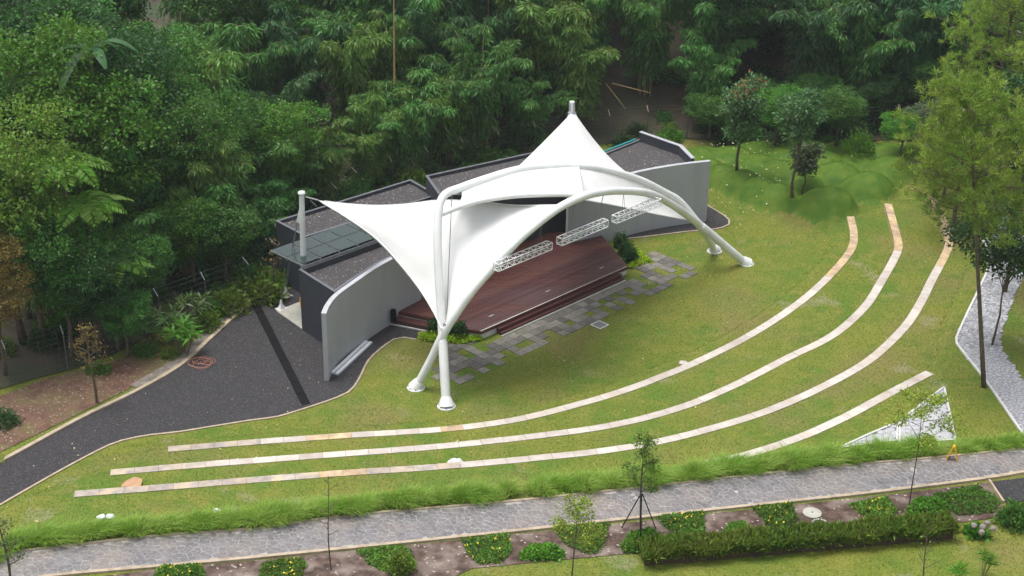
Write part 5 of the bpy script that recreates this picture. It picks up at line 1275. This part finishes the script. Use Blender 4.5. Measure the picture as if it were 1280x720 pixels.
# bollard at the left stage step
bo = G(492, 402.5, .25); e = empty('bollard', bo, 'short black cylindrical bollard light beside the left stage step', 'bollard')
MB().lathe(bo, [(.15, 0), (.15, .55), (.155, .56)], 18).build('post', M['black'], e, smooth='auto'); MB().lathe(bo + ez * .565, [(.14, 0), (.15, .08), (.10, .14), (.02, .16)], 18).build('dome', M['black'], e, smooth='auto')
# yellow board inside the passage
yp = G(377, 385, .06); tag(MB().box(yp + ez * .28 + eu * .02, eu * .02, ew * .13, ez * .28).build('yellow_board', M['yellow'], None, yp), 'yellow board leaning at the corner of the passage', 'board')
def lump(name, px, py, s, m, lab, cat, grp=None, flat=.6, seed=0, zo=0.0):
    b = GT(px, py); hm = bmesh.new(); bmesh.ops.create_icosphere(hm, subdivisions=2, radius=1); rg = random.Random(seed)
    for v in hm.verts: v.co = Vector((v.co.x * s * rg.uniform(.75, 1.15), v.co.y * s * .8 * rg.uniform(.75, 1.15), (max(v.co.z, -.5) + .5) * s * flat * rg.uniform(.75, 1.2)))
    me = bpy.data.meshes.new(name); hm.to_mesh(me); hm.free(); o = link_mesh(name, me, m); o.location = tuple(b + ez * zo); return tag(o, lab, cat, grp)
for i, (px, py, s, lab) in enumerate([(127,648,.18,'left of two small white plastic bags at the tall grass, lower left'),(138,647,.18,'right of two small white plastic bags at the tall grass, lower left'),(271,640,.18,'single white plastic bag behind the tall grass'),(270,581,.20,'leftmost white plastic bag on the second stone strip'),(296,578.5,.20,'second white plastic bag on the second stone strip'),(320,577,.20,'third white plastic bag on the second stone strip'),(354,574.5,.20,'white plastic bag nearest the middle on the second stone strip'),(364,573,.16,'small white plastic bag at the end of the row on the second strip')]):
    lump('plastic_bag', px, py, s, M['plasticbag'], lab, 'plastic bag', 'white plastic bags left on the lawn', seed=i)
lump('plastic_bag', 569, 584, .34, M['plasticbag'], 'large crumpled white sack on the third stone strip', 'sack', None, .8, 20, .02)
lump('rubble_heap', 561, 586, .22, M['cardboard'], 'small brown heap beside the white sack', 'heap', None, .8, 21)
lump('bucket_stone', 855, 456, .26, M['stone_w'], 'loose pale stone block beside the innermost stone strip', 'stone', None, .5, 22)
for (x0, y0, x1, y1, lab) in [(298,580,312,578,'flat brown cardboard sheet between bags on the second strip')]:
    p = GT(305, 579.5); tag(MB().box(p + ez * .1, unit(np.array([1., .03, 0])) * .5, np.array([0, .18, 0]), ez * .02).build('cardboard_sheet', M['cardboard'], None, p), lab, 'cardboard')
p = GT(165, 607); cv = MB()
cv.add([p + np.array(v) for v in [(-.42,-.16,.02),(.40,-.18,.03),(.38,.22,.16),(.05,.30,.2),(-.28,.14,.1),(-.42,-.16,.05),(.40,-.18,.06),(.38,.22,.19),(.05,.30,.23),(-.28,.14,.13)]], [(4,3,2,1,0),(5,6,7,8,9),(0,1,6,5),(1,2,7,6),(2,3,8,7),(3,4,9,8),(4,0,5,9)])
tag(cv.build('cardboard_piece', M['cardboard'], None, p), 'torn brown cardboard piece by the left end of the third strip', 'cardboard')
a, b = GT(9, 636), GT(48, 655); tag(MB().bar(a + ez * .06, b + ez * .06, .05, .04).build('timber_batten', M['timber'], None, a), 'pale timber batten on the grass at the lower left', 'timber')
a, b = GT(567, 557), GT(573, 551); tag(MB().bar(a + ez * .03, b + ez * .03, .03, .02).build('timber_stick', M['timber'], None, a), 'short pale stick on the grass between the first two strips', 'stick')
# fallen leaves and litter
def litter(name, poly_px, n, m, s, zf=None, seed=0, zadd=.03):
    rng = np.random.default_rng(seed); P = np.array([G(*p, zf or 0)[:2] for p in poly_px]); lo, hi = P.min(0), P.max(0); XY = rng.uniform(lo, hi, (n * 5, 2)); XY = XY[in_poly(P, XY[:, 0], XY[:, 1])][:n]; n = len(XY)
    Zz = zgrid(XY[:, 0], XY[:, 1]) + zadd if zf is None else np.full(n, zf + zadd); a = rng.uniform(0, 6.28, n); V, F = leaf_quads(np.column_stack([XY, Zz]), np.stack([np.cos(a), np.sin(a), rng.uniform(0, .25, n)], 1), rng.uniform(.6, 1.4, n) * s, s * .3, rng); tag(np_mesh(name, V, F, m), kind='stuff')
M['litter'] = mat('fallen_leaf', (.45, .40, .20), (.58, .55, .36), .7, 2, island=.4)
litter('fallen_leaves', [(0,560),(220,541),(500,480),(700,400),(900,300),(1060,280),(1180,330),(1150,440),(900,540),(500,620),(120,640),(20,640)], 190, M['litter'], .09, seed=1, zadd=.06)
litter('fallen_leaves', [(870,190),(960,190),(990,250),(920,290),(880,250)], 130, M['litter'], .13, seed=2, zadd=.2)
litter('fallen_leaves', [(0,500),(200,445),(240,460),(0,570)], 60, M['litter'], .06, seed=3, zadd=.05)
litter('fallen_leaves', [(0,585),(300,400),(345,352),(400,480),(190,540)], 60, M['litter'], .06, seed=4, zadd=.035)
litter('fallen_leaves', [(350,276),(512,229),(540,240),(376,292)], 60, M['litter'], .08, zf=3.3, seed=5, zadd=.02)
for ml in bpy.data.meshes: pass

# rain-filled air
hz = MB().box((0, 75, 22), (150, 0, 0), (0, 90, 0), (0, 0, 24.5)); ho = hz.build('haze', None)
hm_ = bpy.data.materials.new('rain_haze'); hm_.use_nodes = True; hn = hm_.node_tree.nodes; hn.clear()
hv = hn.new('ShaderNodeVolumePrincipled'); hv.inputs['Color'].default_value = (.86, .92, .96, 1); hv.inputs['Density'].default_value = .00025; hv.inputs['Anisotropy'].default_value = .2
hout = hn.new('ShaderNodeOutputMaterial'); hm_.node_tree.links.new(hv.outputs[0], hout.inputs['Volume']); ho.data.materials.append(hm_)
tag(ho, kind='stuff')
